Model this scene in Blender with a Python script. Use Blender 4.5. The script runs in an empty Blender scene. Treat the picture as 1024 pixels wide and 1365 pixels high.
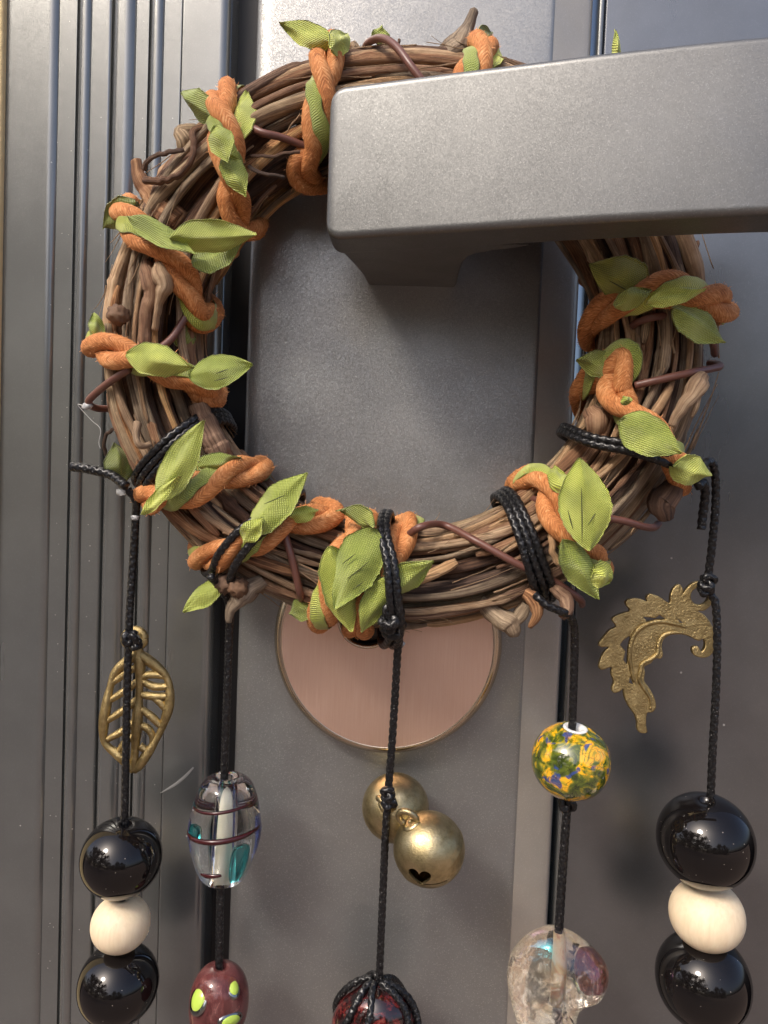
import bpy, bmesh, math, random
import numpy as np
from mathutils import Matrix, Vector

random.seed(7)
rng = np.random.default_rng(11)
R = math.radians
S = 0.001                      # everything below is laid out in millimetres
Z0 = 1000.0                    # height of the optical axis above the porch floor
scene = bpy.context.scene
col = scene.collection

# ------------------------------------------------------------------ camera
F, CX, CY, D0 = 986.0, 512.0, 682.5, 220.0


def nz(v):
    v = np.asarray(v, float)
    return v / (np.linalg.norm(v) + 1e-12)


_n = nz([(560 - CX) / F, -(642 - CY) / F, -1])
_u = np.array([0.039, 1.0, 0.0]); _u[2] = -(_u @ _n) / _n[2]; _u = nz(_u)
CM = np.stack([np.cross(_n, _u), _n, _u], 1)          # world -> camera
CAM = np.array([0.0, -D0, 0.0])


def P(px, py, h):
    """point at height h (mm) in front of the door seen at a pixel of the 1024x1365 photo"""
    d = CM.T @ np.array([(px - CX) / F, -(py - CY) / F, -1.0])
    return CAM + (-h - CAM[1]) / d[1] * d


cd = bpy.data.cameras.new('camera')
cam = bpy.data.objects.new('camera', cd); col.objects.link(cam)
cd.sensor_fit = 'VERTICAL'; cd.sensor_height = 36.0; cd.lens = F / 1365.0 * 36.0
cd.clip_start = 0.01; cd.clip_end = 400.0
m4 = Matrix([[*CM.T[i], 0] for i in range(3)] + [[0, 0, 0, 1]])
m4.translation = Vector((CAM[0] * S, CAM[1] * S, (CAM[2] + Z0) * S))
cam.matrix_world = m4
scene.camera = cam

# ------------------------------------------------------------------ light
SUN_EL, SUN_SIDE = 42.0, -38.0          # degrees above the horizon, degrees to the left of the door's normal
sd = Vector((math.sin(R(SUN_SIDE)) * math.cos(R(SUN_EL)), -math.cos(R(SUN_SIDE)) * math.cos(R(SUN_EL)), math.sin(R(SUN_EL))))
w = bpy.data.worlds.new('World'); scene.world = w; w.use_nodes = True
wn = w.node_tree.nodes; wl = w.node_tree.links
sky = wn.new('ShaderNodeTexSky'); sky.sky_type = 'NISHITA'; sky.sun_disc = False
sky.sun_elevation = R(SUN_EL); sky.sun_rotation = math.atan2(sd.x, sd.y)
sky.air_density = 0.7; sky.dust_density = 5.0; sky.ozone_density = 1.0
wl.new(sky.outputs[0], wn['Background'].inputs[0]); wn['Background'].inputs[1].default_value = 0.15
sl = bpy.data.lights.new('sun', 'SUN'); sl.energy = 1.25; sl.angle = R(12); sl.color = (1.0, 0.93, 0.84)
so = bpy.data.objects.new('sun', sl); col.objects.link(so)
so.rotation_euler = (-sd).to_track_quat('-Z', 'Y').to_euler(); so.location = (0, -3, 4)
vs = scene.view_settings
vs.view_transform = 'Standard'; vs.look = 'None'; vs.gamma = 1.0; vs.use_curve_mapping = False
vs.exposure = 0.96
scene.render.engine = 'CYCLES'
scene.cycles.use_denoising = True
scene.cycles.max_bounces = 10; scene.cycles.transmission_bounces = 10; scene.cycles.glossy_bounces = 5
scene.cycles.blur_glossy = 0.3; scene.cycles.sample_clamp_indirect = 6.0


# ------------------------------------------------------------------ materials
def lin(r, g, b):
    f = lambda c: (c / 255 / 12.92) if c / 255 <= 0.04045 else ((c / 255 + 0.055) / 1.055) ** 2.4
    return (f(r), f(g), f(b), 1.0)


class Mat:
    def __init__(s, name, base=(0.5, 0.5, 0.5, 1), rough=0.5, metal=0.0, **kw):
        s.m = bpy.data.materials.new(name); s.m.use_nodes = True
        s.t = s.m.node_tree; s.b = s.t.nodes['Principled BSDF']
        s.b.inputs['Base Color'].default_value = base
        s.b.inputs['Roughness'].default_value = rough
        s.b.inputs['Metallic'].default_value = metal
        for k, v in kw.items():
            s.b.inputs[k].default_value = v
        s._tc = None

    def n(s, typ, ins=None, **props):
        nd = s.t.nodes.new('ShaderNode' + typ)
        for k, v in props.items():
            setattr(nd, k, v)
        for k, v in (ins or {}).items():
            if isinstance(v, bpy.types.NodeSocket):
                s.t.links.new(v, nd.inputs[k])
            else:
                nd.inputs[k].default_value = v
        return nd

    def co(s, which='Object', scale=(1, 1, 1), rot=(0, 0, 0)):
        if s._tc is None:
            s._tc = s.n('TexCoord')
        return s.n('Mapping', {'Vector': s._tc.outputs[which], 'Scale': scale, 'Rotation': rot}).outputs[0]

    def noise(s, vec, scale=1.0, detail=3.0, rough=0.55, dist=0.0):
        return s.n('TexNoise', {'Vector': vec, 'Scale': scale, 'Detail': detail, 'Roughness': rough, 'Distortion': dist}).outputs['Fac']

    def ramp(s, fac, stops, interp='LINEAR'):
        r = s.n('ValToRGB', {'Fac': fac}); cr = r.color_ramp; cr.interpolation = interp
        while len(cr.elements) < len(stops):
            cr.elements.new(0.5)
        for e, (p, c) in zip(cr.elements, stops):
            e.position = p; e.color = c if len(c) == 4 else (*c, 1)
        return r.outputs[0]

    def math(s, op, a, b=0.0, c=0.0):
        return s.n('Math', {0: a, 1: b, 2: c}, operation=op).outputs[0]

    def mix(s, fac, a, b, blend='MIX'):
        nd = s.n('Mix', data_type='RGBA', blend_type=blend)
        for k, v in ((0, fac), (6, a), (7, b)):
            if isinstance(v, bpy.types.NodeSocket):
                s.t.links.new(v, nd.inputs[k])
            else:
                nd.inputs[k].default_value = v
        return nd.outputs[2]

    def set(s, key, sock):
        s.t.links.new(sock, s.b.inputs[key])

    def bump(s, height, dist=0.0003, strength=1.0):
        s.set('Normal', s.n('Bump', {'Height': height, 'Distance': dist, 'Strength': strength}).outputs[0])


G = lambda v: (v, v, v, 1.0)


def flake_paint(name, base, rough, amount, dust=0.0, metal=0.85):
    M = Mat(name, base, rough, metal)
    v = M.n('TexVoronoi', {'Vector': M.co('Object'), 'Scale': 4600.0})
    off = M.n('VectorMath', {0: v.outputs['Color'], 1: (0.5, 0.5, 0.5)}, operation='SUBTRACT').outputs[0]
    sc_ = M.n('VectorMath', {0: off, 'Scale': amount}, operation='SCALE').outputs[0]
    g = M.n('NewGeometry')
    ad = M.n('VectorMath', {0: g.outputs['Normal'], 1: sc_}, operation='ADD').outputs[0]
    nn = M.n('VectorMath', {0: ad}, operation='NORMALIZE').outputs[0]
    M.set('Normal', nn)
    big = M.noise(M.co('Object'), 35.0, 4, 0.6)
    c = M.mix(M.ramp(big, [(0.3, G(0)), (0.75, G(1))]), tuple(x * 0.88 for x in base[:3]) + (1,), tuple(min(1, x * 1.1) for x in base[:3]) + (1,))
    sp = M.n('SeparateColor', {0: v.outputs['Color']}).outputs[0]
    c = M.mix(M.math('MULTIPLY', M.math('GREATER_THAN', sp, 0.93), min(1, amount * 1.4)), c, (0.75, 0.74, 0.7, 1))
    if dust:
        dv = M.n('TexVoronoi', {'Vector': M.co('Object'), 'Scale': 95.0})
        keep = M.n('SeparateColor', {0: dv.outputs['Color']}).outputs[1]
        dot = M.math('LESS_THAN', dv.outputs['Distance'], M.math('MULTIPLY', keep, 0.035))
        dv2 = M.n('TexVoronoi', {'Vector': M.co('Object'), 'Scale': 420.0})
        k2 = M.n('SeparateColor', {0: dv2.outputs['Color']}).outputs[1]
        dot2 = M.math('LESS_THAN', dv2.outputs['Distance'], M.math('MULTIPLY', M.math('GREATER_THAN', k2, 0.82), 0.06))
        d = M.math('MULTIPLY', M.math('MAXIMUM', dot, dot2), dust)
        c = M.mix(d, c, (0.6, 0.58, 0.53, 1))
        M.set('Metallic', M.math('MULTIPLY', M.math('SUBTRACT', 1.0, d), metal))
        sm = M.noise(M.co('Object', (18, 18, 5)), 1.0, 5, 0.65)
        M.set('Roughness', M.ramp(sm, [(0.25, G(rough * 0.8)), (0.8, G(min(1, rough * 1.35)))]))
    else:
        sm = M.noise(M.co('Object', (1, 1, 1), (0.3, 0.9, 0.2)), 45.0, 6, 0.65, 0.8)
        M.set('Roughness', M.ramp(sm, [(0.32, G(rough * 0.82)), (0.7, G(rough * 1.22))]))
    M.set('Base Color', c)
    return M.m


def wood(name, dark, mid, light):
    M = Mat(name, mid, 0.75)
    oi = M.n('ObjectInfo').outputs['Random']
    uv = M.co('UV')
    sh = M.n('VectorMath', {0: uv, 1: M.n('CombineXYZ', {0: oi, 1: oi, 2: oi}).outputs[0]}, operation='ADD').outputs[0]
    st = M.n('VectorMath', {0: sh, 1: (0.7, 12.0, 1.0)}, operation='MULTIPLY').outputs[0]
    a = M.noise(st, 1.0, 6, 0.6, 0.1)
    ob = M.noise(M.co('Object'), 130.0, 4, 0.6)
    f = M.math('ADD', M.math('MULTIPLY', a, 0.7), M.math('MULTIPLY', ob, 0.32))
    c = M.ramp(f, [(0.34, dark), (0.5, mid), (0.66, light)])
    hv = M.n('HueSaturation', {'Color': c, 'Value': M.math('MULTIPLY_ADD', oi, 0.75, 0.84), 'Saturation': M.math('MULTIPLY_ADD', oi, 0.3, 0.82)}).outputs[0]
    M.set('Base Color', hv)
    st2 = M.n('VectorMath', {0: sh, 1: (1.6, 26.0, 1.0)}, operation='MULTIPLY').outputs[0]
    h = M.math('ADD', M.noise(st2, 1.0, 5, 0.7, 0.6), M.math('MULTIPLY', M.noise(M.co('Object'), 900.0, 3), 0.4))
    M.bump(h, 0.0008, 1.0)
    return M.m


def make_materials():
    d = {}
    d['plate'] = flake_paint('metallic_grey_paint', (0.30, 0.301, 0.293, 1), 0.38, 0.14, 0.0, 0.72)
    d['lit_bevel'] = flake_paint('painted_bevel_light', (0.44, 0.41, 0.36, 1), 0.42, 0.12, 0.0, 0.5)  # paler warm stile paint, standing in for reflected sunlight on the bevel
    d['lever'] = flake_paint('metallic_lever_paint', (0.165, 0.167, 0.164, 1), 0.40, 0.06, 0.0, 0.68)
    d['panel'] = flake_paint('door_skin_paint', (0.218, 0.224, 0.228, 1), 0.28, 0.03, 0.75, 0.85)
    d['frame'] = flake_paint('frame_paint', (0.23, 0.236, 0.230, 1), 0.23, 0.03, 0.5, 0.72)
    d['rubber_and_shade'] = Mat('black_rubber_and_gap_shade', (0.012, 0.012, 0.013, 1), 0.45).m  # also colours the strip that imitates shade in the frame gap
    d['twigs'] = [wood('tan_vine_bark', lin(98, 70, 48), lin(176, 138, 98), lin(220, 188, 146)),
                  wood('brown_vine_bark', lin(66, 44, 31), lin(134, 96, 68), lin(184, 146, 110)),
                  wood('dark_vine_bark', lin(44, 32, 26), lin(88, 64, 50), lin(136, 104, 80)),
                  wood('grey_vine_bark', lin(78, 64, 50), lin(138, 117, 93), lin(188, 166, 136))]
    # brushed metal
    M = Mat('brushed_nickel', lin(214, 184, 160), 0.3, 1.0)
    br = M.noise(M.co('Object', (2600, 1, 70)), 1.0, 4, 0.7)
    M.set('Roughness', M.ramp(br, [(0.3, G(0.38)), (0.7, G(0.52))]))
    M.set('Base Color', M.ramp(br, [(0.3, lin(232, 194, 172)), (0.7, lin(240, 208, 188))]))
    M.bump(br, 0.00003, 0.6); d['nickel'] = M.m
    d['nickel_edge'] = Mat('nickel_edge', lin(206, 190, 168), 0.22, 1.0).m
    d['dark_metal'] = Mat('dark_key_cylinder', (0.05, 0.045, 0.04, 1), 0.35, 0.9).m
    # brass
    M = Mat('aged_brass', lin(150, 122, 66), 0.4, 1.0)
    nb = M.noise(M.co('Object'), 260.0, 5, 0.65); nf = M.noise(M.co('Object'), 2500.0, 3)
    M.set('Base Color', M.ramp(nb, [(0.3, lin(130, 118, 86)), (0.5, lin(178, 162, 122)), (0.72, lin(206, 190, 150))]))
    M.set('Roughness', M.ramp(nb, [(0.3, G(0.5)), (0.7, G(0.3))]))
    M.bump(nf, 0.00012, 0.7); d['brass'] = M.m
    M = Mat('cast_brass', lin(168, 138, 76), 0.36, 1.0)
    nb = M.noise(M.co('Object'), 300.0, 4, 0.65); nf = M.noise(M.co('Object', (1, 1, 1), (0, 0.6, 0)), 1500.0, 4, 0.7)
    M.set('Base Color', M.ramp(nb, [(0.3, lin(142, 124, 84)), (0.6, lin(186, 165, 116)), (0.8, lin(208, 190, 144))]))
    M.bump(nf, 0.00035, 0.9); d['cast'] = M.m
    # orange cotton cord
    M = Mat('orange_waxed_cotton', lin(214, 128, 58), 0.72)
    uv = M.co('UV')
    sx = M.n('SeparateXYZ', {0: uv})
    du = M.math('MULTIPLY_ADD', sx.outputs[0], 5.0, M.math('MULTIPLY', sx.outputs[1], 2.6))
    dv = M.math('MULTIPLY_ADD', sx.outputs[1], 17.0, M.math('MULTIPLY', sx.outputs[0], -24.0))
    fib = M.noise(M.n('CombineXYZ', {0: du, 1: dv}).outputs[0], 1.0, 5, 0.65, 0.5)
    pat = M.noise(M.co('Object'), 160.0, 4, 0.6)
    f = M.math('ADD', M.math('MULTIPLY', fib, 0.68), M.math('MULTIPLY', pat, 0.32))
    M.set('Base Color', M.ramp(f, [(0.36, lin(140, 78, 36)), (0.5, lin(200, 126, 68)), (0.62, lin(230, 172, 116)), (0.72, lin(244, 214, 176))]))
    M.bump(fib, 0.0004, 1.0); M.b.inputs['Sheen Weight'].default_value = 0.25
    M.b.inputs['Sheen Roughness'].default_value = 0.4; M.b.inputs['Sheen Tint'].default_value = lin(255, 190, 130)
    d['orange'] = M.m
    d['fuzz'] = Mat('orange_fibre', lin(232, 164, 104), 0.6).m
    # green satin
    for key, cols in (('satin', (lin(116, 128, 36), lin(156, 170, 62), lin(194, 202, 102))), ('satin_dark', (lin(94, 104, 34), lin(124, 134, 50), lin(156, 164, 76)))):
        M = Mat('green_' + key, cols[1], 0.36)
        uv = M.co('UV')
        wv = M.n('TexWave', {'Vector': uv, 'Scale': 2.2, 'Distortion': 0.6, 'Detail': 1.0, 'Detail Scale': 2.0}, wave_type='BANDS', bands_direction='DIAGONAL', wave_profile='SIN').outputs['Fac']
        w2 = M.n('TexWave', {'Vector': M.co('UV', (1, -1, 1)), 'Scale': 2.1, 'Distortion': 0.4}, wave_type='BANDS', bands_direction='DIAGONAL').outputs['Fac']
        big = M.noise(M.co('Object'), 140.0, 3, 0.5)
        f = M.math('ADD', M.math('MULTIPLY', wv, 0.26), M.math('MULTIPLY', big, 0.74))
        oi = M.n('ObjectInfo').outputs['Random']
        rc = M.ramp(f, [(0.28, cols[0]), (0.5, cols[1]), (0.72, cols[2])])
        M.set('Base Color', M.n('HueSaturation', {'Color': rc, 'Value': M.math('MULTIPLY_ADD', oi, 0.5, 0.78), 'Hue': M.math('MULTIPLY_ADD', oi, -0.02, 0.508)}).outputs[0])
        M.bump(M.math('ADD', wv, M.math('MULTIPLY', w2, 0.5)), 0.00016, 0.9)
        M.b.inputs['Sheen Weight'].default_value = 0.2; M.b.inputs['Specular IOR Level'].default_value = 0.7
        M.b.inputs['Subsurface Weight'].default_value = 0.0
        d[key] = M.m
    M = Mat('leaf_vein_crease', lin(70, 78, 30), 0.6); d['crease'] = M.m
    # black braided cord
    M = Mat('black_braided_nylon', (0.006, 0.006, 0.007, 1), 0.3, 0.0)
    M.b.inputs['Specular IOR Level'].default_value = 0.4
    g = M.noise(M.co('Object'), 2400.0, 2)
    M.set('Base Color', M.ramp(g, [(0.5, (0.005, 0.005, 0.006, 1)), (0.68, (0.03, 0.03, 0.03, 1)), (0.78, (0.35, 0.34, 0.32, 1))]))  # palest specks are glints off the weave, put into the colour
    d['cord'] = M.m
    d['wire'] = Mat('brown_coated_wire', lin(104, 68, 58), 0.38).m
    d['glue'] = Mat('clear_glue', (0.85, 0.87, 0.88, 1), 0.12, **{'Transmission Weight': 0.6}).m
    # beads
    M = Mat('black_glass', (0.006, 0.005, 0.005, 1), 0.02); M.b.inputs['IOR'].default_value = 1.46
    sp = M.n('TexVoronoi', {'Vector': M.co('Object'), 'Scale': 520.0}).outputs['Distance']
    M.set('Base Color', M.mix(M.math('LESS_THAN', sp, 0.07), (0.006, 0.005, 0.005, 1), (0.25, 0.22, 0.19, 1))); d['black'] = M.m
    M = Mat('pale_wood_bead', lin(226, 206, 170), 0.55)
    g = M.noise(M.co('Object', (900, 900, 120)), 1.0, 4, 0.6, 0.5)
    M.set('Base Color', M.ramp(g, [(0.2, lin(218, 196, 162)), (0.6, lin(230, 211, 180)), (0.8, lin(236, 220, 190))]))
    M.b.inputs['Subsurface Weight'].default_value = 0.15; M.b.inputs['Subsurface Radius'].default_value = (0.002, 0.0012, 0.0007); M.b.inputs['Subsurface Scale'].default_value = 1.0
    d['pale'] = M.m
    # spotted bead
    M = Mat('speckled_glaze', lin(200, 160, 30), 0.08); M.b.inputs['Coat Weight'].default_value = 1.0; M.b.inputs['Coat Roughness'].default_value = 0.03
    wob = M.n('TexNoise', {'Vector': M.co('Object'), 'Scale': 260.0, 'Detail': 3.0}).outputs['Color']
    vec = M.n('VectorMath', {0: M.co('Object'), 1: M.n('VectorMath', {0: wob, 'Scale': 0.004}, operation='SCALE').outputs[0]}, operation='ADD').outputs[0]
    na = M.noise(M.co('Object'), 180.0, 2.5, 0.6, 1.2)
    c = M.ramp(na, [(0.0, lin(44, 52, 22)), (0.36, lin(54, 66, 26)), (0.45, lin(92, 104, 34)), (0.51, lin(170, 150, 36)), (0.55, lin(240, 172, 26)), (0.61, lin(244, 186, 40)), (0.66, lin(150, 150, 44)), (0.72, lin(70, 86, 34))])
    nb = M.noise(M.co('Object', (1, 1, 1), (1, 2, 0)), 300.0, 2.0, 0.5, 0.5)
    c = M.mix(M.ramp(nb, [(0.60, G(0)), (0.66, G(0.9))]), c, lin(48, 70, 132))
    v2 = M.n('TexVoronoi', {'Vector': vec, 'Scale': 420.0}, feature='DISTANCE_TO_EDGE').outputs['Distance']
    c = M.mix(M.math('MULTIPLY', M.math('LESS_THAN', v2, 0.03), 0.5), c, lin(40, 42, 20))
    M.set('Base Color', c); d['speckle'] = M.m
    d['white'] = Mat('white_ceramic', (0.8, 0.8, 0.78, 1), 0.3).m
    d['core'] = Mat('pale_bead_core', lin(224, 218, 200), 0.5).m

    def glass(name, colr, rough=0.02, ior=1.46, tr=1.0):
        M = Mat(name, colr, rough); M.b.inputs['Transmission Weight'].default_value = tr; M.b.inputs['IOR'].default_value = ior
        return M
    M = glass('lantern_glass', (0.93, 0.95, 0.93, 1)); d['glass'] = M.m
    M = glass('teal_glass', (0.08, 0.62, 0.64, 1), 0.05, 1.5, 0.93); d['teal'] = M.m
    M = glass('blue_glass', (0.16, 0.22, 0.62, 1), 0.05, 1.5, 0.9); d['blue'] = M.m
    M = Mat('dark_red_trail', lin(58, 20, 22), 0.15); d['trail'] = M.m
    M = glass('rose_glass', lin(168, 92, 92), 0.04, 1.45, 0.55)
    n_ = M.noise(M.co('Object'), 220.0, 4, 0.6, 1.0)
    M.set('Base Color', M.ramp(n_, [(0.3, lin(84, 40, 42)), (0.55, lin(142, 84, 82)), (0.8, lin(190, 136, 128))])); d['rose'] = M.m
    d['lime'] = Mat('lime_enamel', lin(176, 202, 84), 0.12).m
    d['silver'] = Mat('silver_outline', lin(150, 152, 150), 0.15, 1.0).m
    M = glass('rainbow_crystal', (0.97, 0.93, 0.88, 1), 0.02, 1.4, 0.88)
    n_ = M.noise(M.co('Object'), 90.0, 4, 0.6, 1.5)
    M.set('Base Color', M.ramp(n_, [(0.3, (0.98, 0.96, 0.88, 1)), (0.5, (0.99, 0.92, 0.76, 1)), (0.62, (0.96, 0.78, 0.60, 1)), (0.75, (0.92, 0.86, 0.88, 1))]))
    sxz = M.n('SeparateXYZ', {0: M.co('Object')})
    low = M.math('MULTIPLY_ADD', sxz.outputs[2], -40.0, 0.45)
    ck = M.noise(M.co('Object'), 230.0, 5, 0.62, 2.5)
    M.set('Transmission Weight', M.ramp(M.math('ADD', M.math('MULTIPLY', ck, 1.2), M.math('MULTIPLY', low, 0.35)), [(0.70, G(0.97)), (1.0, G(0.55))]))
    M.bump(M.noise(M.co('Object'), 160.0, 3, 0.5, 1.0), 0.0005, 0.25)
    M.b.inputs['Thin Film Thickness'].default_value = 380.0; M.b.inputs['Thin Film IOR'].default_value = 1.6
    d['crystal'] = M.m
    M = Mat('crackle_inside', lin(232, 208, 176), 0.3)
    M.b.inputs['Transmission Weight'].default_value = 0.55; M.b.inputs['IOR'].default_value = 1.2
    n_ = M.noise(M.co('Object'), 180.0, 5, 0.6, 2.0)
    M.set('Base Color', M.ramp(n_, [(0.3, lin(246, 240, 220)), (0.5, lin(240, 222, 190)), (0.62, lin(220, 170, 138)), (0.75, lin(190, 140, 124))])); d['crackle'] = M.m
    M = glass('plum_glass', lin(150, 92, 78), 0.05, 1.3, 0.6)
    n_ = M.noise(M.co('Object'), 300.0, 4, 0.6, 1.0)
    M.set('Base Color', M.ramp(n_, [(0.3, lin(96, 48, 44)), (0.6, lin(156, 98, 84)), (0.8, lin(214, 170, 150))])); d['plum'] = M.m
    M = Mat('polished_red_stone', lin(120, 40, 40), 0.12); M.b.inputs['Coat Weight'].default_value = 0.8
    n_ = M.noise(M.co('Object'), 190.0, 7, 0.7, 1.2)
    M.set('Base Color', M.ramp(n_, [(0.38, lin(14, 11, 11)), (0.50, lin(40, 16, 17)), (0.58, lin(96, 32, 31)), (0.68, lin(140, 76, 68)), (0.78, lin(44, 38, 36))])); d['stone'] = M.m
    # surroundings
    M = Mat('brick_porch_floor', lin(140, 104, 86), 0.85)
    br = M.n('TexBrick', {'Vector': M.co('Object', (4.5, 4.5, 4.5)), 'Color1': lin(146, 122, 105), 'Color2': lin(132, 110, 94), 'Mortar': lin(120, 111, 102), 'Mortar Size': 0.03})
    M.set('Base Color', br.outputs['Color']); d['floor'] = M.m
    M = Mat('tree_leaves', (0.055, 0.085, 0.025, 1), 0.6)
    M.set('Base Color', M.ramp(M.noise(M.co('Object'), 1.3, 3), [(0.3, (0.03, 0.05, 0.015, 1)), (0.7, (0.085, 0.12, 0.035, 1))])); d['leaves'] = M.m
    M = Mat('wall_render', lin(222, 200, 150), 0.85)
    M.bump(M.noise(M.co('Object'), 300.0, 4), 0.0006); d['wall'] = M.m
    d['scuff'] = Mat('pale_scuff', (0.22, 0.218, 0.21, 1), 0.6).m
    d['seed'] = wood('dry_husk', lin(44, 32, 24), lin(84, 62, 46), lin(128, 98, 72))
    return d


MT = make_materials()


# ------------------------------------------------------------------ mesh helpers (mm in, metres out)
def tagged(o, label, cat, kind=None, group=None):
    if label: o['label'] = label
    if cat: o['category'] = cat
    if kind: o['kind'] = kind
    if group: o['group'] = group
    return o


def W3(p):
    return np.array([p[0] * S, p[1] * S, (p[2] + Z0) * S])


def empty(name, p, label, cat, parent=None, kind=None):
    o = bpy.data.objects.new(name, None); col.objects.link(o)
    o.empty_display_size = 0.01
    o['_o'] = [float(v) for v in p]
    if parent is None:
        o.location = W3(p)
    else:
        o.parent = parent
        o.location = (np.asarray(p) - np.array(parent['_o'])) * S
    return tagged(o, label, cat, kind)


def build(name, V, Fc, mat, parent=None, uv=None, smooth=True, origin=None):
    V = np.asarray(V, float)
    org = np.array(origin if origin is not None else V.mean(0), float)
    me = bpy.data.meshes.new(name)
    me.from_pydata(((V - org) * S).tolist(), [], [list(map(int, f)) for f in Fc])
    if uv is not None:
        ul = me.uv_layers.new(name='UVMap')
        idx = np.empty(len(me.loops), dtype=np.int32); me.loops.foreach_get('vertex_index', idx)
        ul.data.foreach_set('uv', np.asarray(uv, np.float32)[idx].ravel())
    if smooth:
        me.polygons.foreach_set('use_smooth', np.ones(len(me.polygons), dtype=bool))
    me.materials.append(mat); me.update()
    return link(name, me, org, parent)


def link(name, me, org, parent=None):
    o = bpy.data.objects.new(name, me); col.objects.link(o)
    o['_o'] = [float(v) for v in org]
    if parent is not None:
        o.parent = parent
        o.location = (np.asarray(org) - np.array(parent['_o'])) * S
    else:
        o.location = W3(org)
    return o


def crom(pts, step=0.5, closed=False):
    """Catmull-Rom resampling of a polyline"""
    p = np.asarray(pts, float)
    if closed:
        q = np.vstack([p[-1], p, p[0], p[1]])
    else:
        q = np.vstack([2 * p[0] - p[1], p, 2 * p[-1] - p[-2]])
    out = []
    for i in range(1, len(q) - 2):
        a, b, c, d = q[i - 1], q[i], q[i + 1], q[i + 2]
        n = max(2, int(np.linalg.norm((c - b)[:3]) / step))
        t = np.linspace(0, 1, n, endpoint=False)[:, None]
        out.append(0.5 * ((2 * b) + (-a + c) * t + (2 * a - 5 * b + 4 * c - d) * t ** 2 + (-a + 3 * b - 3 * c + d) * t ** 3))
    out.append(q[-2][None])
    return np.vstack(out)


def even(path, ds):
    path = np.asarray(path, float)
    L = np.concatenate([[0], np.cumsum(np.linalg.norm(np.diff(path[:, :3], axis=0), axis=1))])
    n = max(2, int(round(L[-1] / ds)) + 1)
    s = np.linspace(0, L[-1], n)
    return np.stack([np.interp(s, L, path[:, k]) for k in range(path.shape[1])], 1), s


def frames(path):
    T = np.gradient(path, axis=0); T /= np.linalg.norm(T, axis=1)[:, None] + 1e-12
    N = np.empty_like(T)
    a = np.array([0, -1.0, 0]) if abs(T[0][1]) < 0.9 else np.array([1.0, 0, 0])
    N[0] = nz(a - T[0] * (a @ T[0]))
    for i in range(1, len(T)):
        v = N[i - 1] - T[i] * (N[i - 1] @ T[i]); N[i] = nz(v)
    return T, N, np.cross(T, N)


def sweep_grid(path, r, nseg, mod=None, frame=None, flat=None):
    """tube vertices, faces, uv; r scalar or array; mod(s, ang)->factor; flat=(a,b) elliptic section"""
    T, N, B = frame if frame is not None else frames(path)
    n = len(path)
    s = np.concatenate([[0], np.cumsum(np.linalg.norm(np.diff(path, axis=0), axis=1))])
    ang = np.linspace(0, 2 * math.pi, nseg, endpoint=False)
    rr = np.broadcast_to(np.asarray(r, float), (n,))[:, None] * np.ones((1, nseg))
    if mod is not None:
        rr = rr * mod(s[:, None], ang[None, :])
    fa, fb = flat if flat else (1.0, 1.0)
    V = path[:, None, :] + (rr * np.cos(ang) * fa)[..., None] * N[:, None, :] + (rr * np.sin(ang) * fb)[..., None] * B[:, None, :]
    V = V.reshape(-1, 3)
    i = np.arange(n - 1)[:, None] * nseg; j = np.arange(nseg)[None, :]; j2 = (j + 1) % nseg
    Fc = np.stack([i + j, i + j2, i + nseg + j2, i + nseg + j], -1).reshape(-1, 4).tolist()
    Fc.append(list(range(nseg))[::-1]); Fc.append(list(range((n - 1) * nseg, n * nseg)))
    uv = np.stack([np.repeat(s / 10.0, nseg), np.tile(np.abs(ang / math.pi - 1), n)], 1)
    return V, Fc, uv


def tube(name, path, r, mat, parent=None, nseg=8, mod=None, **kw):
    V, Fc, uv = sweep_grid(np.asarray(path, float), r, nseg, mod, **kw)
    return build(name, V, Fc, mat, parent, uv)


def braid(m, k, amp):
    return lambda s, a: 1.0 - amp + 1.6 * amp * np.maximum(np.cos(m * a + k * s), np.cos(m * a - k * s))


def black_cord(name, path, parent, r=1.05, ds=0.22):
    p, s = even(path, ds)
    return tube(name, p, r, MT['cord'], parent, 16, braid(3, 2.9, 0.085))


def knot(name, c, parent, r=2.0, ax=(1, 0, 0), cord_r=0.95):
    """small overhand knot: a tight trefoil-like curl of the cord"""
    t = np.linspace(0, 2 * math.pi, 90)
    a = nz(ax); b = nz(np.cross(a, [0.3, 1, 0.2])); e = np.cross(a, b)
    q = np.asarray(c) + r * 0.62 * ((np.sin(t) + 1.4 * np.sin(2 * t))[:, None] * a * 0.55 + (np.cos(t) - 1.4 * np.cos(2 * t))[:, None] * e * 0.5 - (np.sin(3 * t))[:, None] * b * 0.9)
    return black_cord(name, q, parent, cord_r, 0.25)


def merge(parts):
    V, Fc, U, o = [], [], [], 0
    for v, f, u in parts:
        V.append(v); Fc += [[i + o for i in q] for q in f]; U.append(u); o += len(v)
    return np.vstack(V), Fc, np.vstack(U)


def lathe(name, prof, c, mat, parent, axis=(0, 0, 1), nseg=48, closed=True):
    """prof: list of (radius, height along axis) around point c"""
    ax = nz(axis); a = nz(np.cross(ax, [0.1, 1, 0.05])); b = np.cross(ax, a)
    prof = np.asarray(prof, float)
    ang = np.linspace(0, 2 * math.pi, nseg, endpoint=False)
    V = (np.asarray(c)[None, None] + prof[:, 1][:, None, None] * ax + prof[:, 0][:, None, None] * (np.cos(ang)[:, None] * a + np.sin(ang)[:, None] * b)[None]).reshape(-1, 3)
    n = len(prof)
    i = np.arange(n - 1 if not closed else n)[:, None] * nseg; j = np.arange(nseg)[None]; j2 = (j + 1) % nseg
    i2 = ((np.arange(n - 1 if not closed else n) + 1) % n)[:, None] * nseg
    Fc = np.stack([i + j, i + j2, i2 + j2, i2 + j], -1).reshape(-1, 4)
    o = build(name, V, Fc, mat, parent)
    fix_normals(o)
    return o


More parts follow.
